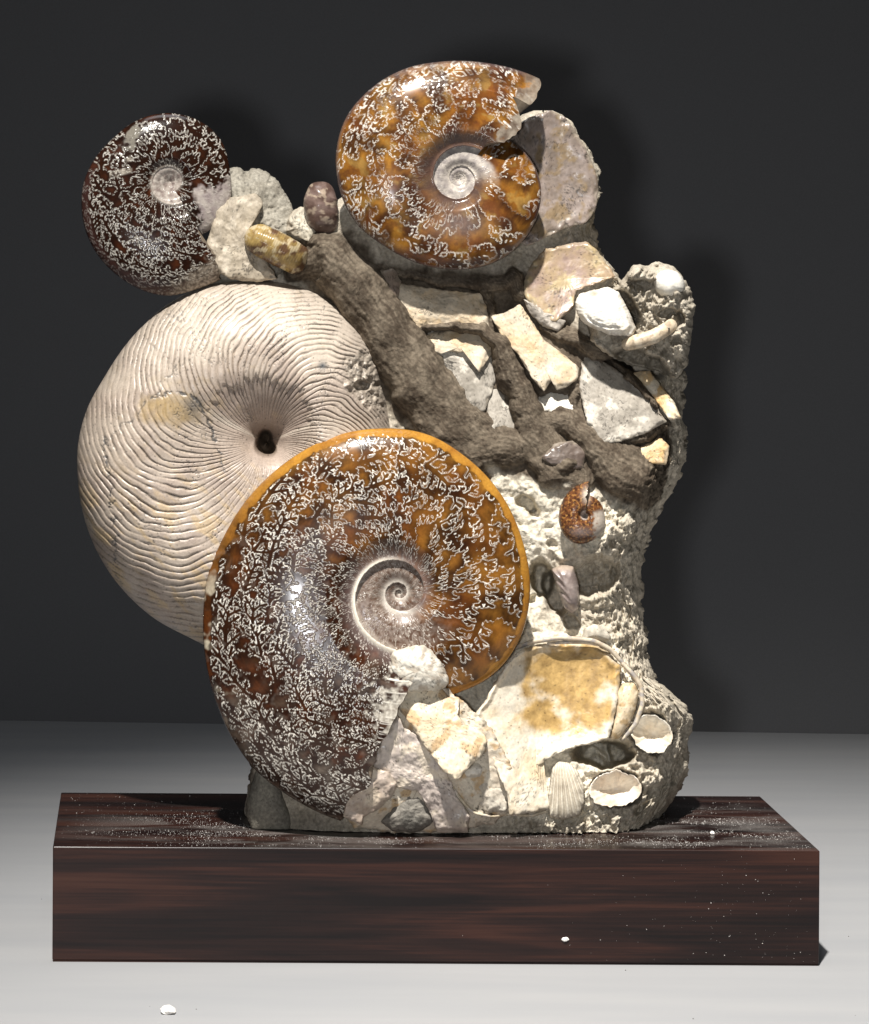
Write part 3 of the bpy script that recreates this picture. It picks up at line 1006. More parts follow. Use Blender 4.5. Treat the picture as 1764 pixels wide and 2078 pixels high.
def h_rs(px, py, rr):
    e = np.sqrt(np.clip(1 - rr ** 2.6, 0, 1))
    q = (px - 1146) * 0.9 - (py - 1196) * 0.35
    return 126 + 34 * e + 2.2 * np.sin((py - 0.9 * px) / 2.6) * sstep(6, -8, q) + 3 * sstep(-2, 6, q) + 0.8 * fbm(px, py, 14, 3, 66)


patch('ribbed_shell', P, h_rs, lambda px, py, rr: lerp(lerp(rgb(0.20, 0.155, 0.14), rgb(0.33, 0.27, 0.245), np.clip(0.45 + 0.8 * fbm(px, py, 16, 3, 65), 0, 1)), rgb(0.42, 0.33, 0.25), sstep(1165, 1150, py) * 0.7), M_NACRE, thick=44, step=1.6, jag=0.8, seed=67, rounding=5, rough=0.4, label='small lilac brown ribbed shell end below the tiny ammonite', rim_in=0.85)


# right shoulder of rock, with its own crags and hollows
SHO = [(1258, 578), (1272, 552), (1290, 536), (1312, 538), (1335, 530), (1358, 536), (1386, 560), (1402, 585), (1410, 620), (1408, 660), (1400, 705), (1394, 745), (1370, 770), (1330, 752), (1280, 742), (1222, 716), (1196, 690), (1190, 655), (1215, 610)]


def h_sho(px, py, rr):
    hg, _, _, _, _ = rock_relief(px, py)
    e = np.sqrt(np.clip(1 - np.clip((rr - 0.7) / 0.3, 0, 1) ** 2, 0, 1))
    return 84 + 72 * e + hg * np.clip(e * 2, 0, 1) + 14 * facets(px + 5 * fbm(px, py, 20, 2, 171), py, 34, 9) * e + 4 * fbm(px, py, 20, 3, 172)


def c_sho(px, py, rr):
    n = fbm(px, py, 24, 4, 173)
    f1, f2, iv = worley(px, py, 14, 11)
    c = lerp(rgb(0.33, 0.29, 0.23), rgb(0.50, 0.45, 0.37), np.clip(0.35 + 0.6 * n + 0.3 * iv, 0, 1))
    hole = np.exp(-(((px - 1268) / 26) ** 2 + ((py - 632) / 46) ** 2)) * 0.6
    return lerp(c, rgb(0.15, 0.115, 0.075), np.clip(hole * 1.5, 0, 1))


patch('rock_lump', SHO, h_sho, c_sho, M_ROCK, thick=150, jag=3.0, seed=174, rounding=6, rough=0.9, label='craggy grey rock shoulder carrying the white shells at the right', rim_in=0.86)

# left lump of rock that carries the small ammonite
LUMP = [(425, 470), (440, 400), (455, 345), (480, 338), (500, 348), (512, 341), (538, 346), (560, 362), (578, 388), (590, 410), (598, 432), (630, 470), (625, 520), (560, 575), (480, 590), (430, 585), (410, 540)]


def h_lump(px, py, rr):
    e = np.sqrt(np.clip(1 - rr ** 3, 0, 1))
    f1, f2, iv = worley(px, py, 40, 4)
    return 5 + 62 * e + 0.12 * (py - 460) + 5 * fbm(px, py, 45, 4, 71) + 7 * facets(px, py, 46, 6) + 1.5 * fbm(px, py, 8, 3, 72)


def c_lump(px, py, rr):
    n = fbm(px, py, 30, 4, 73)
    c = lerp(rgb(0.27, 0.245, 0.20), rgb(0.40, 0.37, 0.31), np.clip(0.45 + 0.6 * n, 0, 1))
    return c * (1 - 0.5 * specks(px, py, 12, 6, 0.25))[..., None]


patch('rock_lump', LUMP, h_lump, c_lump, M_ROCK, thick=120, jag=3.0, seed=74, rounding=8, rough=0.9, label='pale grey rock lump behind the small left ammonite', rim_in=0.8)
P = [(440, 420), (470, 400), (520, 392), (535, 412), (522, 440), (505, 470), (520, 510), (555, 548), (562, 566), (520, 572), (470, 568), (430, 545), (418, 500)]
pl('shell_plate', P, 0, 0.16, 0.02, seed=75, colr=((0.44, 0.375, 0.285), (0.33, 0.28, 0.215), (0.56, 0.49, 0.39)), thick=26, lock=92, amp=2.6, sc=30)
pl('shell_fragment', [(594, 428), (612, 418), (636, 430), (642, 470), (630, 492), (606, 482), (580, 470), (584, 446)], 0, 0.3, seed=76, colr=((0.55, 0.5, 0.4), (0.36, 0.31, 0.24), None), lock=66, thick=30, amp=6)

# lower right: the large ochre valve, small valves, scallop
P = [(985, 1420), (1010, 1375), (1034, 1336), (1062, 1316), (1100, 1306), (1139, 1303), (1180, 1304), (1214, 1310), (1240, 1328), (1260, 1352), (1256, 1410), (1246, 1460), (1238, 1497), (1207, 1508), (1177, 1515), (1140, 1526), (1109, 1542), (1087, 1562), (1098, 1600), (1117, 1642), (1080, 1650), (1034, 1656), (1028, 1609), (1000, 1545), (960, 1490), (950, 1470)]


def h_ochre(px, py, rr):
    cx, cy = 1120, 1420
    return 172 + 0.20 * (py - cy) + 62 * sstep(1150, 990, px) - 18 * (1 - rr ** 2) * sstep(1620, 1520, py) + 6 * np.exp(-((rr - 0.95) / 0.05) ** 2) * sstep(1520, 1400, py) + 1.6 * fbm(px, py, 40, 4, 81) + 1.2 * fbm(px, py, 12, 3, 82) * sstep(1450, 1560, py)


def c_ochre(px, py, rr):
    n = fbm(px, py, 55, 4, 83)
    n2 = fbm(px, py, 11, 3, 84)
    g = np.clip(1.25 - np.hypot((px - 1165) / 120, (py - 1390) / 125) + 0.5 * n, 0, 1)
    c = lerp(rgb(0.74, 0.67, 0.55), rgb(0.62, 0.50, 0.34), np.clip(0.3 + 0.8 * n + 0.2 * n2, 0, 1))
    c = lerp(c, lerp(rgb(0.50, 0.33, 0.13), rgb(0.33, 0.21, 0.08), np.clip(0.4 + 0.9 * fbm(px, py, 26, 4, 85), 0, 1)), sstep(0.2, 0.75, g))
    c = c * (1 - 0.65 * cracks(px, py, 38, 86) * sstep(1480, 1540, py))[..., None]
    return c * (1 - 0.5 * specks(px, py, 16, 9, 0.14))[..., None]


patch('bivalve_shell', P, h_ochre, c_ochre, M_SHELL, thick=34, jag=2.0, seed=87, rounding=5, rough=0.35, ctr=(1090, 1440), label='large smooth ochre and white valve at the lower right', wear=7.0)
# layered rim of that valve
for k_, (pp, rad_) in enumerate((([(1030, 1322, 168, 4), (1080, 1302, 172, 5), (1140, 1294, 172, 5), (1205, 1300, 168, 5), (1240, 1318, 162, 5), (1268, 1350, 156, 4), (1290, 1378, 150, 4)], 5),
                                 ([(1110, 1306, 166, 3), (1150, 1303, 168, 4), (1190, 1303, 166, 4), (1220, 1309, 160, 3)], 4),
                                 ([(1262, 1345, 160, 4), (1285, 1368, 160, 5), (1302, 1395, 158, 5), (1304, 1430, 160, 5), (1290, 1470, 164, 5), (1262, 1502, 164, 4)], 5))):
    tube('shell_rim', pp, M_SHELL, c_tube((0.62, 0.54, 0.42), (0.45, 0.36, 0.26), (0.32, 0.30, 0.29), 90 + k_), n_a=14, n_s=110, rib_amp=0, seed=90 + k_, rough=0.5)
P = [(1252, 1400), (1266, 1386), (1288, 1384), (1297, 1404), (1292, 1436), (1279, 1470), (1258, 1498), (1240, 1502), (1238, 1492), (1250, 1450)]
patch('long_shell', P, lambda px, py, rr: 160 + 20 * np.sqrt(np.clip(1 - rr ** 2.2, 0, 1)) + 0.1 * (py - 1440) + fbm(px, py, 24, 3, 95), c_shell((0.58, 0.45, 0.28), (0.66, 0.56, 0.42), (0.40, 0.27, 0.13), seed=96, sc=30, crack=0), M_SHELL, thick=30, jag=0.8, seed=97, rounding=8, rough=0.35, label='slim honey coloured shell beside the ochre valve')
P = [(1280, 1478), (1290, 1460), (1310, 1450), (1335, 1452), (1358, 1466), (1368, 1490), (1362, 1512), (1340, 1530), (1312, 1530), (1290, 1512)]
patch('bivalve_shell', P, h_bowl(16, 44, 0.1, 0.0, P, 101, 2, 1.8), c_shell((0.80, 0.75, 0.65), (0.68, 0.57, 0.42), None, seed=102, sc=50, crack=0, bias=-0.1, speck=0.1), M_NACRE, thick=60, jag=3.2, seed=103, rounding=20, wear=5.0, rough=0.3, label='small round white cup shaped valve')
P = [(1192, 1606), (1200, 1586), (1226, 1568), (1256, 1562), (1286, 1574), (1304, 1594), (1300, 1620), (1272, 1634), (1238, 1638), (1206, 1630)]
patch('bivalve_shell', P, h_bowl(16, 46, 0.2, 0.0, P, 104, 2, 1.8), c_shell((0.78, 0.71, 0.60), (0.62, 0.50, 0.38), None, seed=105, sc=50, crack=0, bias=-0.05, speck=0.1), M_NACRE, thick=60, jag=3.2, seed=106, rounding=20, wear=5.0, rough=0.3, label='oval cream cup shaped valve near the bottom')
P = [(1120, 1560), (1134, 1545), (1156, 1548), (1174, 1566), (1186, 1596), (1187, 1630), (1176, 1656), (1146, 1664), (1114, 1660), (1112, 1620)]


def h_scal(px, py, rr):
    u = (px - (1140 + 0.10 * (py - 1545))) / (12 + 0.27 * (py - 1535))
    return 196 + 20 * np.sqrt(np.clip(1 - rr ** 2.5, 0, 1)) + 0.12 * (py - 1600) + 2.6 * np.sin(u * 24) * sstep(1.0, 0.85, rr)


def c_scal(px, py, rr):
    u = (px - (1140 + 0.10 * (py - 1545))) / (12 + 0.27 * (py - 1535))
    c = lerp(rgb(0.70, 0.64, 0.53), rgb(0.50, 0.44, 0.35), np.clip(0.3 + 0.8 * fbm(px, py, 22, 3, 107), 0, 1))
    return lerp(c, rgb(0.30, 0.26, 0.2), sstep(0.2, -0.9, np.sin(u * 24)) * 0.6)


patch('scallop_shell', P, h_scal, c_scal, M_SHELL, thick=30, step=1.3, jag=0.8, seed=108, rounding=8, rough=0.6, label='fluted white scallop shell at the foot of the rock')
P = [(1180, 1298), (1186, 1276), (1205, 1266), (1226, 1272), (1240, 1290), (1238, 1300)]
patch('scallop_shell', P, lambda px, py, rr: 132 + 10 * (1 - rr ** 2) + 2.5 * np.sin((px - 1208) / (2 + (py - 1225) * 0.028)), c_shell((0.62, 0.57, 0.47), (0.4, 0.36, 0.3), None, seed=110, crack=0), M_SHELL, thick=20, step=1.3, jag=1.0, seed=111, rough=0.6, label='tiny fluted scallop scrap above the ochre valve')

# broken plates at the foot, in front
pl('shell_plate', [(808, 1400), (826, 1388), (856, 1390), (880, 1382), (902, 1400), (908, 1412), (934, 1418), (930, 1448), (944, 1470), (976, 1478), (990, 1506), (982, 1530), (958, 1552), (930, 1584), (900, 1566), (862, 1515), (832, 1470), (816, 1448), (804, 1424)], 0, 0.24, seed=121, lock=290, thick=90, jag=2.0, colr=((0.72, 0.64, 0.50), (0.62, 0.50, 0.34), (0.50, 0.33, 0.17)), amp=2.2, speck=0.8)
pl('shell_plate', [(805, 1446), (820, 1476), (854, 1496), (888, 1517), (904, 1560), (926, 1612), (954, 1652), (950, 1690), (888, 1690), (868, 1640), (850, 1606), (808, 1600), (778, 1572), (748, 1552), (776, 1502)], 0, -0.22, seed=122, lock=272, thick=110, colr=PINK, jag=1.6, mat=M_NACRE, rough=0.4, amp=3.5)
pl('shell_plate', [(748, 1552), (786, 1566), (806, 1588), (798, 1614), (772, 1640), (736, 1660), (734, 1676), (700, 1658), (668, 1630), (684, 1602), (698, 1580), (722, 1592)], 0, -0.24, seed=123, lock=276, thick=90, colr=((0.52, 0.43, 0.36), (0.38, 0.29, 0.22), (0.6, 0.5, 0.38)), mat=M_NACRE, rough=0.45, jag=1.8, amp=3)
P = [(800, 1634), (808, 1608), (826, 1592), (848, 1590), (868, 1602), (876, 1630), (884, 1668), (850, 1690), (800, 1688), (770, 1668)]
patch('stone_lump', P, lambda px, py, rr: 234 + 24 * np.sqrt(np.clip(1 - rr ** 2, 0, 1)) + 2 * fbm(px, py, 14, 3, 124), c_shell((0.17, 0.16, 0.14), (0.24, 0.22, 0.19), None, seed=125, sc=40, crack=0), M_ROCK, thick=70, jag=2, seed=126, rough=0.9, label='dark grey stone lump between the plates at the foot')
pl('shell_plate', [(905, 1566), (945, 1548), (968, 1530), (990, 1512), (1016, 1556), (1032, 1606), (1028, 1646), (992, 1650), (960, 1636), (936, 1618), (916, 1594)], 0, 0.14, seed=127, lock=238, dome=10, thick=50, colr=((0.58, 0.52, 0.43), (0.42, 0.37, 0.30), (0.70, 0.64, 0.54)), amp=4, jag=2)
pl('shell_fragment', [(934, 1560), (950, 1548), (970, 1542), (984, 1556), (974, 1576), (948, 1580)], 0, 0.3, seed=128, lock=258, dome=8, thick=30, colr=WHITE)
tube('shell_rim', [(862, 1520, 262, 3), (900, 1570, 262, 3.5), (930, 1616, 256, 3.5), (960, 1650, 248, 3), (1000, 1658, 238, 3), (1030, 1652, 228, 3), (1080, 1656, 222, 3), (1110, 1646, 218, 3)], M_SHELL, c_tube((0.66, 0.58, 0.44), (0.5, 0.42, 0.3), (0.6, 0.55, 0.5), 129), n_a=12, n_s=120, rough=0.5)
pl('shell_crust', [(770, 1420), (820, 1380), (900, 1392), (950, 1430), (1000, 1480), (1040, 1560), (1050, 1640), (1000, 1672), (900, 1690), (800, 1690), (720, 1680), (690, 1650), (740, 1560)], 0, -0.14, seed=141, lock=246, dome=16, thick=80, jag=3.5, crack=0.9, colr=((0.70, 0.63, 0.51), (0.54, 0.46, 0.36), (0.46, 0.31, 0.16)), amp=3, sc=40)
pl('shell_fragment', [(792, 1330), (822, 1312), (860, 1308), (880, 1322), (900, 1352), (912, 1384), (896, 1402), (856, 1404), (820, 1402), (796, 1378)], 0, 0.02, seed=140, lock=296, dome=14, thick=70, jag=3, colr=((0.68, 0.64, 0.56), (0.50, 0.46, 0.39), (0.40, 0.34, 0.27)), amp=2.5, sc=24, label='chalky white crust at the broken end of the big ammonite')
# smooth grey foot at the left
P = [(524, 1545), (545, 1560), (562, 1580), (578, 1622), (592, 1660), (592, 1690), (560, 1695), (512, 1690), (499, 1650), (500, 1628), (512, 1585)]
patch('stone_lump', P, lambda px, py, rr: 150 + 30 * np.sqrt(np.clip(1 - rr ** 2.4, 0, 1)) + 1.5 * fbm(px, py, 24, 3, 131) + 0.06 * (py - 1620), c_shell((0.27, 0.25, 0.205), (0.20, 0.185, 0.155), None, seed=132, sc=40, crack=0.2), M_ROCK, thick=90, jag=1.2, seed=133, rounding=8, rough=0.85, label='smooth grey stone foot under the big ammonite', rim_in=0.9)
print('patches', round(time.time() - T0, 1))


# ------------------------------------------------------------------ ammonites
def smooth_interp(x, X, Y):
    X, Y = np.asarray(X, float), np.asarray(Y, float)
    m_ = np.gradient(Y, X)
    i = np.clip(np.searchsorted(X, x) - 1, 0, len(X) - 2)
    h = X[i + 1] - X[i]
    t = np.clip((x - X[i]) / h, 0, 1)
    return (2 * t ** 3 - 3 * t ** 2 + 1) * Y[i] + (t ** 3 - 2 * t ** 2 + t) * h * m_[i] + (-2 * t ** 3 + 3 * t ** 2) * Y[i + 1] + (t ** 3 - t ** 2) * h * m_[i + 1]


def ammonite(name, c, rim, sgn, U0, EU, thick, plane, cfun, chart, na, nr, jag=0.0, seed=1, label=None, mat=None, relief=0.5, end=((0, 1), (0, 0))):
    """closed coiled disc: rim = (degrees, radius) samples over one turn, growing with the angle; U0, EU = umbilical spiral"""
    rim = np.asarray(rim, float)
    TH, RR = np.radians(rim[:, 0]), rim[:, 1]
    t0, t1 = TH[0], TH[-1]
    E = RR[-1] / RR[0]
    th = np.linspace(t0, t1, na)[None, :]
    rho = (np.linspace(0, 1, nr) ** 0.92)[:, None]
    jj = jag * (perlin(rho * 7, rho * 0, seed) + 0.5 * perlin(rho * 19, rho * 0, seed + 1)) * sstep(t1 - 0.5, t1, th) * sstep(0.28, 0.42, rho)
    R = smooth_interp(th, TH, RR) + 0 * rho
    jj = jj + sstep(t1 - 1.2, t1, th) * np.interp(rho, end[0], end[1])
    tha = th + jj
    r = np.maximum(rho * R, 0.3)
    U = U0 * EU ** (tha / (2 * np.pi))
    Rk = R.copy()
    Uk = U.copy()
    turn = np.zeros(r.shape)
    for k in range(4):
        m_ = r < Uk
        Rk = np.where(m_, Rk / E, Rk)
        turn = np.where(m_, turn - 1, turn)
        Uk = np.where(m_, Uk / EU, Uk)
    v = np.clip((r - Uk) / np.maximum(Rk - Uk, 1e-3), 0, 1)
    scale = Rk / R.max()
    p_in = 0.62 + 0.38 * sstep(0.0, 0.20, v)
    p_out = np.clip(1 - (np.clip((v - 0.22) / 0.78, 0, 1)) ** 2.3, 0, 1) ** 0.58
    prof = np.where(v < 0.22, p_in, p_out)
    h = thick * scale * prof
    lip = np.exp(-(((r - U) / (0.012 * R.max() + 1)) ** 2)) * sstep(0.2, 1, scale)
    h = h + 0.05 * thick * lip
    # sutures
    Hpx = R - U
    Href = Hpx.max()
    ti, to, res = chart
    arc = ((R + U) / 2 / Href)[0]
    cum = np.concatenate([[0], np.cumsum((arc[1:] + arc[:-1]) / 2 * np.diff(th[0]))])
    Xc = np.interp(tha + 0 * rho, th[0], cum) + 2.0 + turn * 1.37
    X1 = np.mod(Xc, (ti.shape[1] - 2) / res) * res
    Y1 = (0.02 + v * (Hpx * scale) / Href * 0.97) * res
    inn = bilin(ti, X1, Y1) * Href
    out = bilin(to, X1, Y1) * Href
    px = c[0] + r * np.cos(tha)
    py = c[1] + sgn * r * np.sin(tha)
    col = cfun(px, py, r, tha, v, turn, inn, out, lip, R)
    line = np.maximum(sstep(1.6, 0.5, inn), sstep(1.1, 0.4, out))
    d0 = plane(px, py)
    dF = d0 + h + relief * line * (v > 0.02)
    dB = d0 - 0.9 * h
    nrb = 14
    idx = np.linspace(0, nr - 1, nrb).round().astype(int)[::-1][1:]
    PXA = np.vstack([px, px[idx]])
    PYA = np.vstack([py, py[idx]])
    DA = np.vstack([dF, dB[idx]])
    CA = np.vstack([col, col[idx]])
    V = to_world(PXA, PYA, DA).reshape(-1, 3)
    n1, n2 = PXA.shape
    Q = grid_quads(n1, n2, False)
    # the aperture wall: between the outer end of the last whorl and the whorl under it
    Ue = U[0, -1]
    ns = 60
    sA = np.linspace(0, 1, ns)
    rA = (Ue / R[0, -1]) * (1 - sA) + sA
    rB = (Ue / R[0, 0]) * (1 - sA) + sA
    W = []
    WC = []
    wallc = np.array([0.17, 0.135, 0.10, 0.85])
    for surf in (dF, dB):
        for col_i, rq in ((-1, rA), (0, rB)):
            f = lambda q: np.interp(rq, rho[:, 0], q[:, col_i])
            W.append(to_world(f(px), f(py), f(surf)))
            WC.append(np.tile(wallc * np.array([1, 1, 1, 1]), (ns, 1)) * (0.8 + 0.4 * rngG.random((ns, 1))))
    V = np.vstack([V] + W)
    CA = np.vstack([CA.reshape(-1, 4)] + WC)
    i = np.arange(ns - 1) + n1 * n2
    for o1, o2 in ((0, ns), (2 * ns, 3 * ns)):
        Q = np.vstack([Q, np.stack([i + o1, i + o2, i + o2 + 1, i + o1 + 1], -1)])
    if sgn > 0:
        Q = Q[:, ::-1]
    o = make_mesh(name, V, Q, CA.reshape(-1, 4), mat or M_POLISH, fossil)
    if label:
        o['label'] = label
    return o


WHITE_LINE = rgb(0.86, 0.81, 0.72)


def suture_color(base, inn, out, dark, darkr, w_in=0.85, w_out=0.5, warm=(0.34, 0.13, 0.03), line=1.0, dkw=1.0):
    c = lerp(base, rgb(*dark), np.exp(-(inn / darkr) ** 2) * 0.96 * dkw)
    c = lerp(c, rgb(*dark), np.exp(-(out / (darkr * 0.42)) ** 2) * 0.72 * dkw)
    c = lerp(c, rgb(*warm), np.exp(-((inn - w_in - 1.6) / 1.5) ** 2) * 0.03)
    L_ = np.maximum(sstep(w_in + 0.55, w_in - 0.55, inn), sstep(w_out + 0.5, w_out - 0.5, out))
    return lerp(c, WHITE_LINE, np.clip(L_ * line, 0, 1)), L_


def c_big(px, py, r, th, v, turn, inn, out, lip, R):
    n = fbm(px, py, 110, 4, 201)
    n2 = fbm(px, py, 34, 4, 202)
    a = np.degrees(th)
    left = sstep(110, 190, a) * (turn > -0.5)
    amber = lerp(rgb(0.30, 0.130, 0.022), rgb(0.17, 0.055, 0.010), np.clip(0.45 + 0.9 * n, 0, 1))
    brown = lerp(rgb(0.026, 0.009, 0.005), rgb(0.085, 0.024, 0.007), np.clip(0.5 + 0.9 * n2, 0, 1))
    base = lerp(amber, brown, np.clip(left * 0.95 + 0.35 * (0.5 + n2) * (1 - v), 0, 1))
    gold = sstep(0.86, 0.96, v) * (1 - left)
    base = lerp(base, rgb(0.44, 0.22, 0.035), gold * np.clip(0.55 + 0.8 * n + 0.4 * n2, 0, 0.9))
    pal = left * sstep(0.80, 0.97, v) * sstep(0.05, 0.4, fbm(px, py, 45, 3, 203)) * sstep(165, 185, a) * sstep(225, 205, a)
    base = lerp(base, rgb(0.50, 0.44, 0.33), pal)
    gst = sstep(195, 245, a) * sstep(0.1, 0.5, fbm(px, py, 60, 3, 206) + 0.1) * 0.5
    base = lerp(base, rgb(0.13, 0.10, 0.075), gst)
    base = lerp(base, lerp(rgb(0.20, 0.165, 0.13), rgb(0.07, 0.05, 0.038), np.clip(0.5 + 0.9 * n2, 0, 1)), sstep(200, 235, a) * sstep(0.55, 0.9, v + 0.15 * n) * 0.8)
    fade = sstep(0.15, 0.62, fbm(px, py, 55, 3, 204) + 0.0) * 0.35
    edge = sstep(0.955, 0.93, v + 0.02 * n2 - 0.05 * sstep(185, 205, a))
    c, L_ = suture_color(base, inn + 30 * (1 - edge), out + 30 * (1 - edge), (0.012, 0.005, 0.0035), 15, line=np.clip(0.9 + 0.6 * fbm(px, py, 40, 3, 216), 0.45, 1), dkw=np.clip(0.76 + 0.24 * left + 0.5 * fbm(px, py, 60, 3, 217), 0.4, 1))
    hz = sstep(0.35, 0.7, fbm(px, py, 30, 3, 207)) * 0.15
    c = lerp(c, lerp(c, rgb(0.45, 0.40, 0.34), 0.5), hz * left)
    # pale chalky area by the broken end
    ch = np.clip(1.15 - np.hypot((px - 855) / 70, (py - 1360) / 55), 0, 1)
    ch2 = np.clip(1.1 - np.hypot((px - 800) / 75, (py - 1440) / 90), 0, 1)
    cm = sstep(0.25, 0.8, np.maximum(ch, ch2 * 0.75) + 0.4 * fbm(px, py, 16, 3, 208))
    c = lerp(c, lerp(rgb(0.62, 0.58, 0.50), rgb(0.42, 0.38, 0.32), np.clip(0.5 + fbm(px, py, 7, 2, 209), 0, 1)), cm * (a > 200) * 0.85)
    # umbilicus: darker lilac brown, cream shoulder line
    tot = th + 2 * np.pi * turn
    um = np.clip(sstep(-98 * np.pi / 180 + 1.4, -98 * np.pi / 180 + 0.5, tot) * sstep(0.50, 0.36, v) + (turn < -0.5), 0, 1)
    umc = lerp(rgb(0.085, 0.045, 0.028), rgb(0.22, 0.17, 0.14), np.clip(0.5 + 0.8 * fbm(px, py, 10, 3, 210), 0, 1))
    umc = lerp(umc, WHITE_LINE, L_ * 0.5)
    c = lerp(c, umc, um)
    c = lerp(c, rgb(0.20, 0.15, 0.14), sstep(0.14, 0.0, v) * 0.55 * (turn > -0.5))
    c = lerp(c, rgb(0.72, 0.66, 0.56), np.clip(lip * 1.3, 0, 1) * sstep(60, 140, a))
    c = lerp(c, rgb(0.62, 0.57, 0.5), um * np.exp(-(v / 0.06) ** 2) * 0.8)
    ro = 0.22 + 0.08 * um + 0.4 * cm * (a > 200)
    return np.concatenate([c, ro[..., None]], -1)


big_rim = [(-98, 215), (-75, 226), (-59, 236), (-42, 252), (-22, 262), (0, 266), (24, 273), (46, 290), (65, 309), (79, 326), (98.5, 337), (112, 344), (129, 350), (144, 359), (160, 373), (172.6, 388), (187, 401), (201, 418),
           (213.7, 435), (226.8, 453), (237, 464), (248.7, 470), (256.5, 475), (262, 478)]
ti, to = suture_chart(8.0, 480, 0.108, 9, 3, fr=0.0078, Lf=0.145)
ammonite('ammonite', (810, 1203), big_rim, -1, 49, 3.2, 74, lambda px, py: 226 + 0.055 * (py - 1200) + 0.02 * (px - 800), c_big, (ti, to, 480), 1420, 335, jag=0.08, seed=211, end=([0.22, 0.30, 0.45, 0.8, 1.0], [0.0, 0.5, 0.14, -0.02, -0.12]),
         label='biggest polished brown ammonite with fern like white sutures, low in front')
print('big', round(time.time() - T0, 1))


def c_top(px, py, r, th, v, turn, inn, out, lip, R):
    n = fbm(px, py, 80, 4, 221)
    n2 = fbm(px, py, 26, 4, 222)
    amber = lerp(rgb(0.38, 0.175, 0.028), rgb(0.20, 0.068, 0.012), np.clip(0.45 + 1.0 * n + 0.3 * n2, 0, 1))
    amber = lerp(amber, rgb(0.40, 0.25, 0.07), sstep(0.25, 0.6, fbm(px, py, 40, 3, 223)) * 0.6)
    cl = sstep(0.0, 0.5, fbm(px, py, 40, 4, 224)) * 0.65
    amber = lerp(amber, rgb(0.11, 0.038, 0.016), cl)
    c, L_ = suture_color(amber, inn, out, (0.035, 0.013, 0.007), 14, w_in=1.05, w_out=0.75, warm=(0.20, 0.07, 0.02), line=0.9 * sstep(0.02, 0.2, v) * np.clip(0.75 + 1.2 * fbm(px, py, 45, 2, 228), 0.15, 1), dkw=np.clip(0.68 + 0.8 * fbm(px, py, 50, 3, 229), 0.35, 1))
    a = np.degrees(th)
    near = sstep(0.30, 0.05, v) * (turn > -0.5)
    c = lerp(c, rgb(0.10, 0.065, 0.055), near * 0.75)
    tot = th + 2 * np.pi * turn
    um = np.clip(sstep(-0.91 + 1.3, -0.91 + 0.4, tot) * sstep(0.42, 0.30, v) + (turn < -0.5), 0, 1)
    umc = lerp(rgb(0.30, 0.265, 0.25), rgb(0.50, 0.45, 0.40), np.clip(0.5 + 0.8 * fbm(px, py, 12, 3, 225), 0, 1))
    c = lerp(c, umc, um)
    c = lerp(c, rgb(0.60, 0.54, 0.46), um * np.exp(-((v - 0.0) / 0.05) ** 2) * 0.8)
    hz = np.exp(-((px - 930) / 55) ** 2 - ((py - 455) / 28) ** 2)  # soft grey lamp sheen painted into the colour of the lower flank
    c = lerp(c, rgb(0.23, 0.19, 0.18), hz * 0.5)
    rimd = sstep(0.95, 1.0, v)
    c = lerp(c, rgb(0.10, 0.08, 0.085), rimd * 0.7 * (turn > -0.5))
    brk = sstep(309, 315, a + 10 * fbm(px, py, 22, 3, 226)) * (turn > -0.5)
    brk = np.maximum(brk, sstep(303, 307, a + 6 * n2) * sstep(0.75, 0.79, r / R) * 0.9) * (turn > -0.5)
    c = lerp(c, lerp(rgb(0.25, 0.21, 0.165), rgb(0.10, 0.07, 0.05), np.clip(0.4 + n2, 0, 1)), brk)
    return np.concatenate([c, (0.22 + 0.1 * um + 0.45 * brk)[..., None]], -1)


top_rim = [(-52, 118), (-34, 132), (-16, 149), (6, 167), (26, 176), (45, 181), (68, 185), (90, 185), (115, 191), (138, 205), (157.5, 229), (176, 245), (192, 256), (208, 261), (223, 257), (243, 249), (262, 240), (281.5, 241), (298, 251), (308, 260)]
ti, to = suture_chart(10.5, 340, 0.215, 5, 8, fr=0.0145, Lf=0.20)
ammonite('ammonite', (932, 362), top_rim, 1, 32, 2.6, 52, lambda px, py: 128 + 0.10 * (py - 362), c_top, (ti, to, 340), 820, 195, jag=0.07, seed=212, end=([0.33, 0.45, 0.62, 0.70, 0.765, 0.79, 0.84, 0.92, 0.985, 1.0], [0.0, 0.24, 0.16, 0.08, -0.06, 0.09, 0.11, 0.07, 0.05, 0.03]),
         label='amber polished ammonite at the very top with a broken mouth')


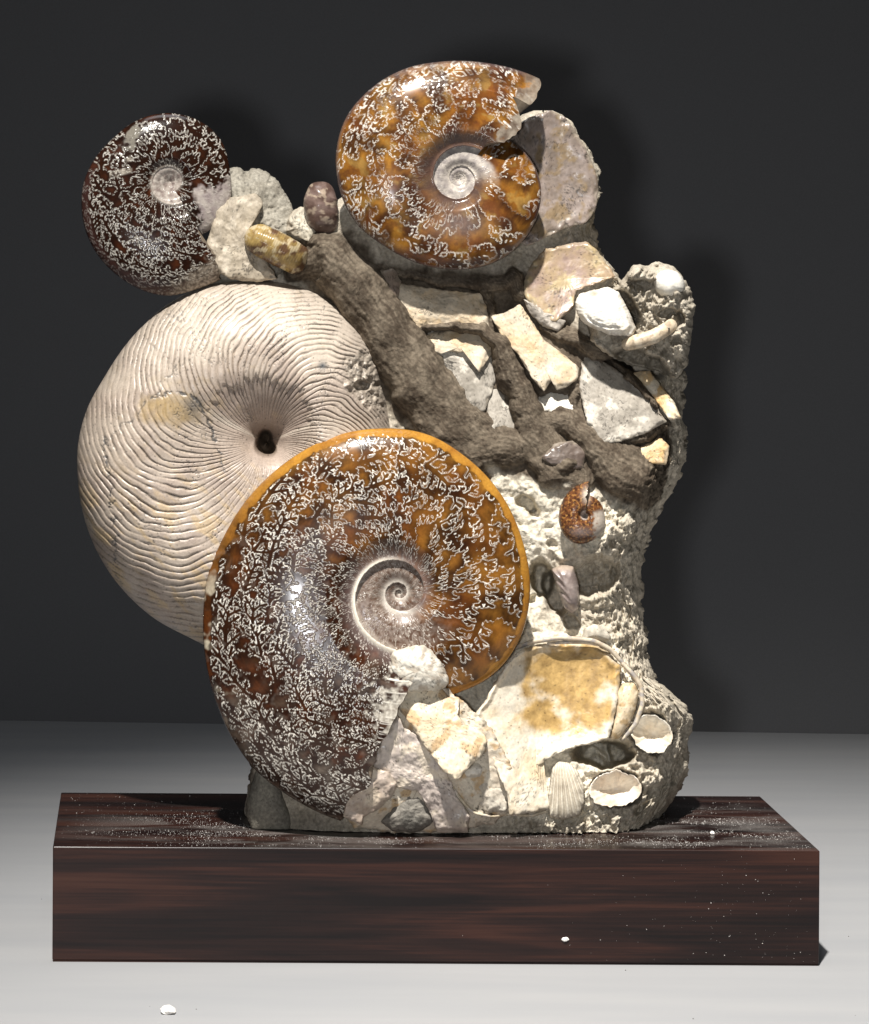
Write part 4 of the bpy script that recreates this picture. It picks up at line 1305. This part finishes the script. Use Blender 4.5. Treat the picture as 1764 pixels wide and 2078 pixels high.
def c_small(px, py, r, th, v, turn, inn, out, lip, R):
    n = fbm(px, py, 60, 4, 231)
    n2 = fbm(px, py, 20, 4, 232)
    base = lerp(rgb(0.10, 0.028, 0.010), rgb(0.030, 0.012, 0.008), np.clip(0.5 + 0.9 * n, 0, 1))
    c, L_ = suture_color(base, inn, out, (0.010, 0.005, 0.0035), 12, w_in=0.75, w_out=0.4, warm=(0.26, 0.075, 0.018), line=0.85)
    a = np.degrees(th)
    um = turn < -0.5
    umc = lerp(rgb(0.24, 0.19, 0.17), rgb(0.48, 0.43, 0.38), np.clip(0.5 + 0.8 * fbm(px, py, 10, 3, 235), 0, 1))
    c = np.where(um[..., None], umc, c)
    c = lerp(c, rgb(0.58, 0.52, 0.45), np.clip(lip, 0, 1) * 0.7)
    rimd = sstep(0.86, 0.93, v) * (turn > -0.5) * sstep(150, 190, a)
    c = lerp(c, rgb(0.06, 0.028, 0.024), rimd * 0.7)
    # chipped places: greyish matrix at the upper left, pale scar below it, grey patch at the lower right
    e = fbm(px, py, 14, 3, 236) * 10
    g1 = sstep(6, -6, sd_poly(px + e, py + e, [(262, 262), (250, 300), (275, 306), (282, 280), (278, 245)]))
    g2 = sstep(4, -4, np.abs(sd_poly(px, py, [(215, 330), (245, 300), (262, 310), (262, 345), (225, 355), (170, 352)])) - 5) * (px > 222) * sstep(325, 340, py + 0.6 * (px - 240))
    g3 = sstep(8, -6, sd_poly(px + e, py + e, [(390, 378), (440, 385), (470, 360), (468, 420), (440, 470), (425, 500), (412, 470), (405, 420)]))
    g4 = sstep(10, -20, sd_poly(px + e, py + e, [(330, 600), (400, 540), (470, 500), (470, 620)]))
    c = lerp(c, rgb(0.21, 0.19, 0.155), g1)
    c = lerp(c, rgb(0.46, 0.41, 0.34), g2 * np.clip(0.6 + n2, 0, 0.9))
    c = lerp(c, lerp(rgb(0.30, 0.25, 0.24), rgb(0.44, 0.39, 0.35), np.clip(0.5 + n2, 0, 1)), g3)
    c = lerp(c, lerp(rgb(0.12, 0.095, 0.07), rgb(0.40, 0.34, 0.27), np.clip(0.5 + 1.2 * fbm(px, py, 6, 2, 237), 0, 1)), g4 * 0.75)
    return np.concatenate([c, np.clip(0.2 + 0.3 * g3 + 0.5 * g1 + 0.4 * g4, 0, 0.9)[..., None]], -1)


small_rim = [(-60, 126), (-33, 131), (11, 124), (46, 135), (69, 137), (96, 139), (120, 141), (144, 146), (166, 162), (184, 178), (196, 187), (211, 199), (226, 210), (241, 219), (256, 228), (268, 232), (284, 226), (300, 224)]
ti, to = suture_chart(10.5, 340, 0.155, 7, 14, fr=0.0125, Lf=0.16)
ammonite('ammonite', (345, 368), small_rim, -1, 24, 2.3, 50, lambda px, py: 66 + 0.10 * (py - 368) - 0.08 * (px - 345), c_small, (ti, to, 340), 680, 172, jag=0.06, seed=213,
         label='dark brown ammonite at the upper left with dense white sutures')


def c_mini(px, py, r, th, v, turn, inn, out, lip, R):
    n2 = fbm(px, py, 8, 3, 242)
    base = lerp(rgb(0.15, 0.058, 0.022), rgb(0.05, 0.020, 0.011), np.clip(0.5 + 1.1 * n2, 0, 1))
    base = lerp(base, rgb(0.34, 0.17, 0.05), sstep(0.2, 0.5, fbm(px, py, 5, 2, 243)) * 0.8)
    base = lerp(base, rgb(0.28, 0.22, 0.2), np.exp(-((px - 1180) / 24) ** 2 - ((py - 1080) / 10) ** 2) * 0.6)
    um = turn < -0.5
    c = np.where(um[..., None], rgb(0.45, 0.39, 0.35), base)
    c = lerp(c, rgb(0.5, 0.44, 0.38), np.clip(lip, 0, 1) * 0.6)
    g = sstep(6, -6, sd_poly(px + 8 * n2, py, [(1206, 1040), (1240, 1030), (1238, 1092), (1205, 1102)]))
    c = lerp(c, rgb(0.36, 0.31, 0.26), g)
    c = lerp(c, rgb(0.55, 0.50, 0.42), np.exp(-((px - 1190) / 8) ** 2 - ((py - 1005) / 14) ** 2) * 0.8)
    return np.concatenate([c, (0.25 + 0.4 * g)[..., None]], -1)


mini_rim = [(-78, 43), (-59, 42), (0, 40), (40, 48), (77, 53), (108, 59), (134, 59), (166, 55), (198, 54), (229, 58), (258, 65), (275, 71)]
ammonite('ammonite', (1188, 1047), mini_rim, 1, 5.5, 2.4, 36, lambda px, py: 150 + 0.12 * (py - 1047), c_mini, (ti, to, 340), 200, 60, jag=0.1, seed=214,
         label='tiny brown ammonite with a pointed tip on the pale rock')
print('ammonites', round(time.time() - T0, 1))

# ------------------------------------------------------------------ nautilus
na_rim = np.array([(-100, 440), (-60, 390), (-30, 310), (8, 255), (28.6, 268), (42.6, 291), (54.8, 305), (69, 318), (84, 326), (98, 333), (111, 341), (126.4, 345), (143, 347), (159, 356), (169, 370), (180, 382), (192, 391), (202, 400), (213, 409), (223, 416),
                   (236, 423), (250, 427), (260, 440)], float)
nc_, nr_ = 920, 205
th = np.linspace(-100, 260, nc_, endpoint=False)[None, :]
R = smooth_interp(th, na_rim[:, 0], na_rim[:, 1])
rho = (np.linspace(0, 1, nr_) ** 0.95)[:, None]
r = rho * R
thr = np.radians(th) + 0 * rho
R2 = R + 0 * rho
v = rho + 0 * th
px = 541 + r * np.cos(thr)
py = 898 - r * np.sin(thr)
n1 = fbm(px, py, 90, 3, 301)
n2 = fbm(px, py, 24, 4, 302)
vc = 0.52 - 0.10 * np.cos(thr - 1.0)          # the flank swells further out on the lower left
prof = np.where(v > vc, np.sqrt(np.clip(1 - (np.clip(v - vc, 0, 1) / (1 - vc)) ** 2.1, 0, 1)), 1 - (0.38 + 0.20 * np.cos(thr - 1.1)) * (np.clip(vc - v, 0, 1) / vc) ** 1.5)
prof = prof - 0.24 * np.exp(-(v / 0.095) ** 2)
deg = np.degrees(thr)
inl = sstep(0.012, -0.012, v - (0.37 + 0.045 * np.abs(np.mod(deg / 9.0, 1) - 0.5) * 2 + 0.05 * perlin(thr * 4, thr * 0 + 0.4, 19) + 0.012 * n2)) * sstep(12, 30, deg) * sstep(165, 140, deg)   # worn inner layer with a zigzag edge
hole = sstep(0.075, 0.035, v + 0.009 * np.sin(2 * thr + 1) + 0.006 * np.sin(3 * thr))
phase = 84 * (thr + 0.045 * perlin(thr * 5, thr * 0 + 0.3, 15) + 0.007 * perlin(thr * 17, v * 2, 16) + 1.15 * v ** 2.6 + 0.028 * n1 + 0.003 * n2) / (2 * np.pi)
ph = phase - np.floor(phase)
ribm = sstep(0.05, 0.30, v) * np.clip(0.75 + 0.5 * np.clip(n1 + 0.3, -0.5, 0.6) + 0.7 * fbm(px, py, 60, 3, 309), 0.1, 1.3)
ribm = ribm * (1 - 0.75 * sstep(60, 220, py - 898 + 0.5 * (px - 400)) * sstep(0.75, 0.5, v))
ribh = (1 - np.abs(ph - 0.62) / 0.62 * (ph < 0.62) - (ph - 0.62) / 0.38 * (ph >= 0.62))
rid = _W1[np.floor(phase).astype(np.int64) & 255, 7]
ribh = sstep(0.0, 1.0, np.clip(ribh * (1.5 + 1.3 * rid), 0, 1))
ap = sstep(0, -26, sd_poly(px + 10 * n2, py + 10 * n2, [(690, 720), (770, 690), (800, 780), (800, 850), (735, 835), (690, 790)]))     # rough ground at the mouth
dB_ = 40 + 182 * prof * (0.9 + 0.1 * R2 / 420) - 70 * hole
worn = np.clip(np.exp(-((px - 365) / 75) ** 2 - ((py - 825) / 40) ** 2) * 1.4 + 0.5 * n2 - 0.15, 0, 1)
ribm = ribm * (1 - 0.75 * worn)
groove = 1 - ribh
rib_amp = (3.6 + 3.0 * rid) * (0.35 + 0.65 * v)
dF = dB_ - groove * rib_amp * ribm * (1 - 0.8 * ap) - 4.0 * inl + 2.2 * n1 + ap * (fbm(px, py, 18, 4, 303) * 12 - 6) + 0.8 * n2 * sstep(0.5, 0.1, v)
hol = np.exp(-(((px - 735) / 20) ** 2 + ((py - 783) / 13) ** 2))
dF = dF - 34 * sstep(0.35, 0.75, hol)
# fracture lines
n5 = fbm(px, py, 12, 3, 311) * 7
cr1, _, _ = sd_line(px + 6 * n2 + n5, py + 6 * n2 - n5, [(208, 880, 3, 1), (222, 960, 2.4, 1), (232, 1060, 2.4, 1), (236, 1160, 2.2, 1), (262, 1240, 2, 1)])
cr2, _, _ = sd_line(px + 5 * n2 + n5, py + 5 * n2 + n5, [(300, 815, 3, 1), (352, 790, 4, 1), (400, 810, 4, 1), (420, 850, 4, 1), (436, 890, 3, 1), (462, 970, 2.4, 1)])
cr3, _, _ = sd_line(px + 6 * n2 - n5, py + 6 * n2 + n5, [(300, 700, 2, 1), (360, 745, 2.2, 1), (280, 840, 2.4, 1), (210, 900, 2, 1)])
fr_ = np.maximum(np.maximum(sstep(1.0, 0.4, cr1), sstep(0.9, 0.4, cr2)), sstep(1.0, 0.4, cr3) * 0.7) * sstep(-0.45, 0.05, fbm(px, py, 20, 2, 312))
fr_ = np.maximum(fr_, cracks(px, py, 55, 313, 0.035) * 0.8)
dF = dF - 2.0 * fr_
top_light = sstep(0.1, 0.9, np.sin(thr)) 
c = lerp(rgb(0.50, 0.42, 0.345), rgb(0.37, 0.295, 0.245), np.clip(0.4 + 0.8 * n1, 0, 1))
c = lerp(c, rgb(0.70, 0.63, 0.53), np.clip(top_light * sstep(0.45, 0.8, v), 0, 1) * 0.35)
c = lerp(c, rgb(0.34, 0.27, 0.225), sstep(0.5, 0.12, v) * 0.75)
lowf = sstep(20, -160, 898 - py)
c = lerp(c, rgb(0.50, 0.37, 0.22), lowf * sstep(0.05, 0.55, fbm(px * 0.6 + py * 0.6, (py - px) * 2.0, 60, 4, 305)) * 0.8)
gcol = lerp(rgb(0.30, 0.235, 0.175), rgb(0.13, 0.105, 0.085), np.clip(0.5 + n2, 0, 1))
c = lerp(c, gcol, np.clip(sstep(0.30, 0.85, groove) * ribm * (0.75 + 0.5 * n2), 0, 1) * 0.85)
c = lerp(c, rgb(0.33, 0.26, 0.215), inl * 0.75)
c = lerp(c, rgb(0.62, 0.55, 0.46), np.exp(-((inl - 0.5) / 0.25) ** 2) * 0.6)
c = lerp(c, rgb(0.10, 0.085, 0.075), sstep(0.93, 1.0, groove) * ribm * sstep(0.05, 0.35, fbm(px, py, 26, 3, 308)) * 0.8)
dashes = sstep(0.9, 1.0, groove) * sstep(0.14, 0.20, v) * sstep(0.46, 0.36, v) * sstep(-0.1, 0.2, fbm(px, py, 30, 3, 306) + 0.15) * sstep(0, 20, deg) * sstep(190, 160, deg)
c = lerp(c, rgb(0.07, 0.055, 0.045), dashes * 0.85)
c = lerp(c, lerp(rgb(0.27, 0.22, 0.165), rgb(0.42, 0.31, 0.17), np.clip(0.5 + 1.2 * fbm(px, py, 22, 3, 318), 0, 1)), worn * 0.7)
och = np.exp(-((px - 345) / 55) ** 2 - ((py - 835) / 30) ** 2)
c = lerp(c, rgb(0.40, 0.27, 0.11), np.clip(och + 0.3 * n2, 0, 1) * (och > 0.15) * 0.7)
c = lerp(c, rgb(0.17, 0.155, 0.14), np.exp(-((px - 392) / 20) ** 2 - ((py - 822) / 24) ** 2) * 0.8)
c = lerp(c, lerp(rgb(0.22, 0.185, 0.15), rgb(0.46, 0.40, 0.33), np.clip(0.5 + 1.1 * fbm(px, py, 13, 3, 307), 0, 1)), ap * 0.9)
c = lerp(c, rgb(0.07, 0.07, 0.07), fr_ * 0.85)
c = lerp(c, rgb(0.10, 0.11, 0.12), np.exp(-(((px - 655) / 9) ** 2 + ((py - 742) / 8) ** 2)) * 0.9)
c = lerp(c, rgb(0.13, 0.09, 0.055), hole * 0.9)
c = c * (1 - 0.6 * specks(px, py, 15, 31, 0.12))[..., None]
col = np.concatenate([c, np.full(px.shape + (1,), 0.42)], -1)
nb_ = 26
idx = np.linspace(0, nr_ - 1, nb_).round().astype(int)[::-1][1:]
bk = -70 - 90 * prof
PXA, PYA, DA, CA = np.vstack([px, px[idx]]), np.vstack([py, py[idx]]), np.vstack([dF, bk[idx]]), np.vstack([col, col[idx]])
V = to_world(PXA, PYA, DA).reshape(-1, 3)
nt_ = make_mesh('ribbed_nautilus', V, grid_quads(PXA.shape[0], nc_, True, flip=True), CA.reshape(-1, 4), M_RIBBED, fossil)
nt_['label'] = 'large round cream nautilus with fine curved ribs, on the left'
print('nautilus', round(time.time() - T0, 1))

# ------------------------------------------------------------------ dust and chips
M_DUST = bpy.data.materials.new('white_dust')
nt, N, L, b = nodes_of(M_DUST)
gi = N.new('ShaderNodeTexNoise')
gi.inputs['Scale'].default_value = 300
tc = N.new('ShaderNodeTexCoord')
L.new(tc.outputs['Object'], gi.inputs['Vector'])
cr = N.new('ShaderNodeValToRGB')
cr.color_ramp.elements[0].color = (0.55, 0.52, 0.48, 1)
cr.color_ramp.elements[1].color = (0.85, 0.83, 0.8, 1)
L.new(gi.outputs['Fac'], cr.inputs['Fac'])
L.new(cr.outputs['Color'], b.inputs['Base Color'])
b.inputs['Roughness'].default_value = 0.9
rng = np.random.default_rng(77)


def grains(name, P, r, nrm, parent, label=None):
    OCT = np.array([(1, 0, 0), (-1, 0, 0), (0, 1, 0), (0, -1, 0), (0, 0, 1), (0, 0, -1)], float)
    FC = np.array([(0, 2, 4), (2, 1, 4), (1, 3, 4), (3, 0, 4), (2, 0, 5), (1, 2, 5), (3, 1, 5), (0, 3, 5)])
    n = len(P)
    sc = r[:, None, None] * (0.7 + 0.6 * rng.random((n, 6, 1)))
    V = P[:, None, :] + OCT[None] * sc
    Q = (np.arange(n)[:, None, None] * 6 + FC[None]).reshape(-1, 3)
    return make_mesh(name, V.reshape(-1, 3), Q, None, M_DUST, parent, smooth=False)


n = 60000
x = rng.uniform(PX0 + 0.004, PX1 - 0.004, n)
y = rng.uniform(0.003, PD - 0.004, n)
nn = fbm(x * 1000, y * 2200, 60, 5, 401)
left = np.exp(-((x + 0.125) / 0.065) ** 2 - ((y - 0.075) / 0.05) ** 2)
right = np.exp(-((x - 0.19) / 0.05) ** 2 - ((y - 0.085) / 0.055) ** 2)
frontl = np.exp(-((y - 0.03) / 0.028) ** 2) * sstep(-0.25, -0.05, x) * 0.55
dens = np.clip((0.75 * left + 0.7 * right + frontl) * sstep(-0.25, 0.45, nn) + 0.02, 0, 1) * 0.85
keep = rng.random(n) < dens
x, y = x[keep], y[keep]
r = 0.00009 + 0.0002 * rng.random(len(x)) ** 5
dust = grains('dust', np.stack([x, y, PTOP + r * 0.5], -1), r, None, None)
tag(dust, kind='stuff')
n = 190
x = PX1 - 0.003 - np.abs(rng.normal(0, 0.075, n))
z = rng.uniform(0.003, PTOP - 0.004, n)
k = (x > PX0 + 0.25) & (rng.random(n) < 0.45 + 0.5 * sstep(0.2, -0.3, fbm(x * 1000, z * 1000, 30, 2, 402)))
x, z = x[k], z[k]
r = 0.00009 + 0.00022 * rng.random(len(x)) ** 5
fd = grains('dust_specks', np.stack([x, -r * 0.4, z], -1), r, None, None)
tag(fd, kind='stuff')
n = 26
x = rng.uniform(-0.5, 0.45, n)
y = rng.uniform(-0.18, 0.3, n)
k = (x < PX0 - 0.01) | (x > PX1 + 0.03) | (y < -0.01)
x, y = x[k], y[k]
r = 0.00025 + 0.0003 * rng.random(len(x))
gr = grains('grit', np.stack([x, y, r * 0.5], -1), r, None, None)
M_GRIT = bpy.data.materials.new('dark_grit')
nodes_of(M_GRIT)[3].inputs['Base Color'].default_value = (0.08, 0.07, 0.06, 1)
gr.data.materials.clear()
gr.data.materials.append(M_GRIT)
tag(gr, kind='stuff')


def chip(name, loc, size, seed, label, group=None):
    bm = bmesh.new()
    bmesh.ops.create_icosphere(bm, subdivisions=3, radius=1)
    for v_ in bm.verts:
        p = np.array(v_.co)
        q = 1 + 0.28 * float(perlin(np.array([p[0] * 1.7 + p[2]]), np.array([p[1] * 1.7 - p[2]]), seed)[0]) + 0.12 * float(perlin(np.array([p[0] * 5 + p[2] * 3]), np.array([p[1] * 5]), seed + 1)[0])
        v_.co = Vector((p[0] * size[0] * q, p[1] * size[1] * q, p[2] * size[2] * q))
    me = bpy.data.meshes.new(name)
    bm.to_mesh(me)
    bm.free()
    me.materials.append(M_DUST)
    o = bpy.data.objects.new(name, me)
    COL.objects.link(o)
    o.location = loc
    return tag(o, label, 'chip', group)


def on_table(px, py, z=0.0):
    lx = (px - PX) + ROLL * (py - PY)
    ly = (py - PY) - ROLL * (px - PX)
    D = F * (CZ - z) / ly
    return (CX + lx * D / F, CY + D, z)


p = on_table(341, 2056)
chip('shell_chip', (p[0], p[1], 0.0018), (0.0048, 0.006, 0.0024), 3, 'small white shell chip lying on the white table in front of the plinth')
p = on_table(1446, 1693, PTOP)
chip('shell_chip', (p[0], p[1], PTOP + 0.0009), (0.0016, 0.0018, 0.0012), 5, 'tiny white chip lying on top of the plinth right of the fossil')
lx = (1147 - PX) + ROLL * (1906 - PY)
ly = (1906 - PY) - ROLL * (1147 - PX)
chip('shell_chip', (CX + lx * 2.09 / F, -0.0006, CZ - ly * 2.09 / F), (0.0021, 0.001, 0.0013), 8, 'tiny white chip stuck to the front face of the plinth')
print('done', round(time.time() - T0, 1))
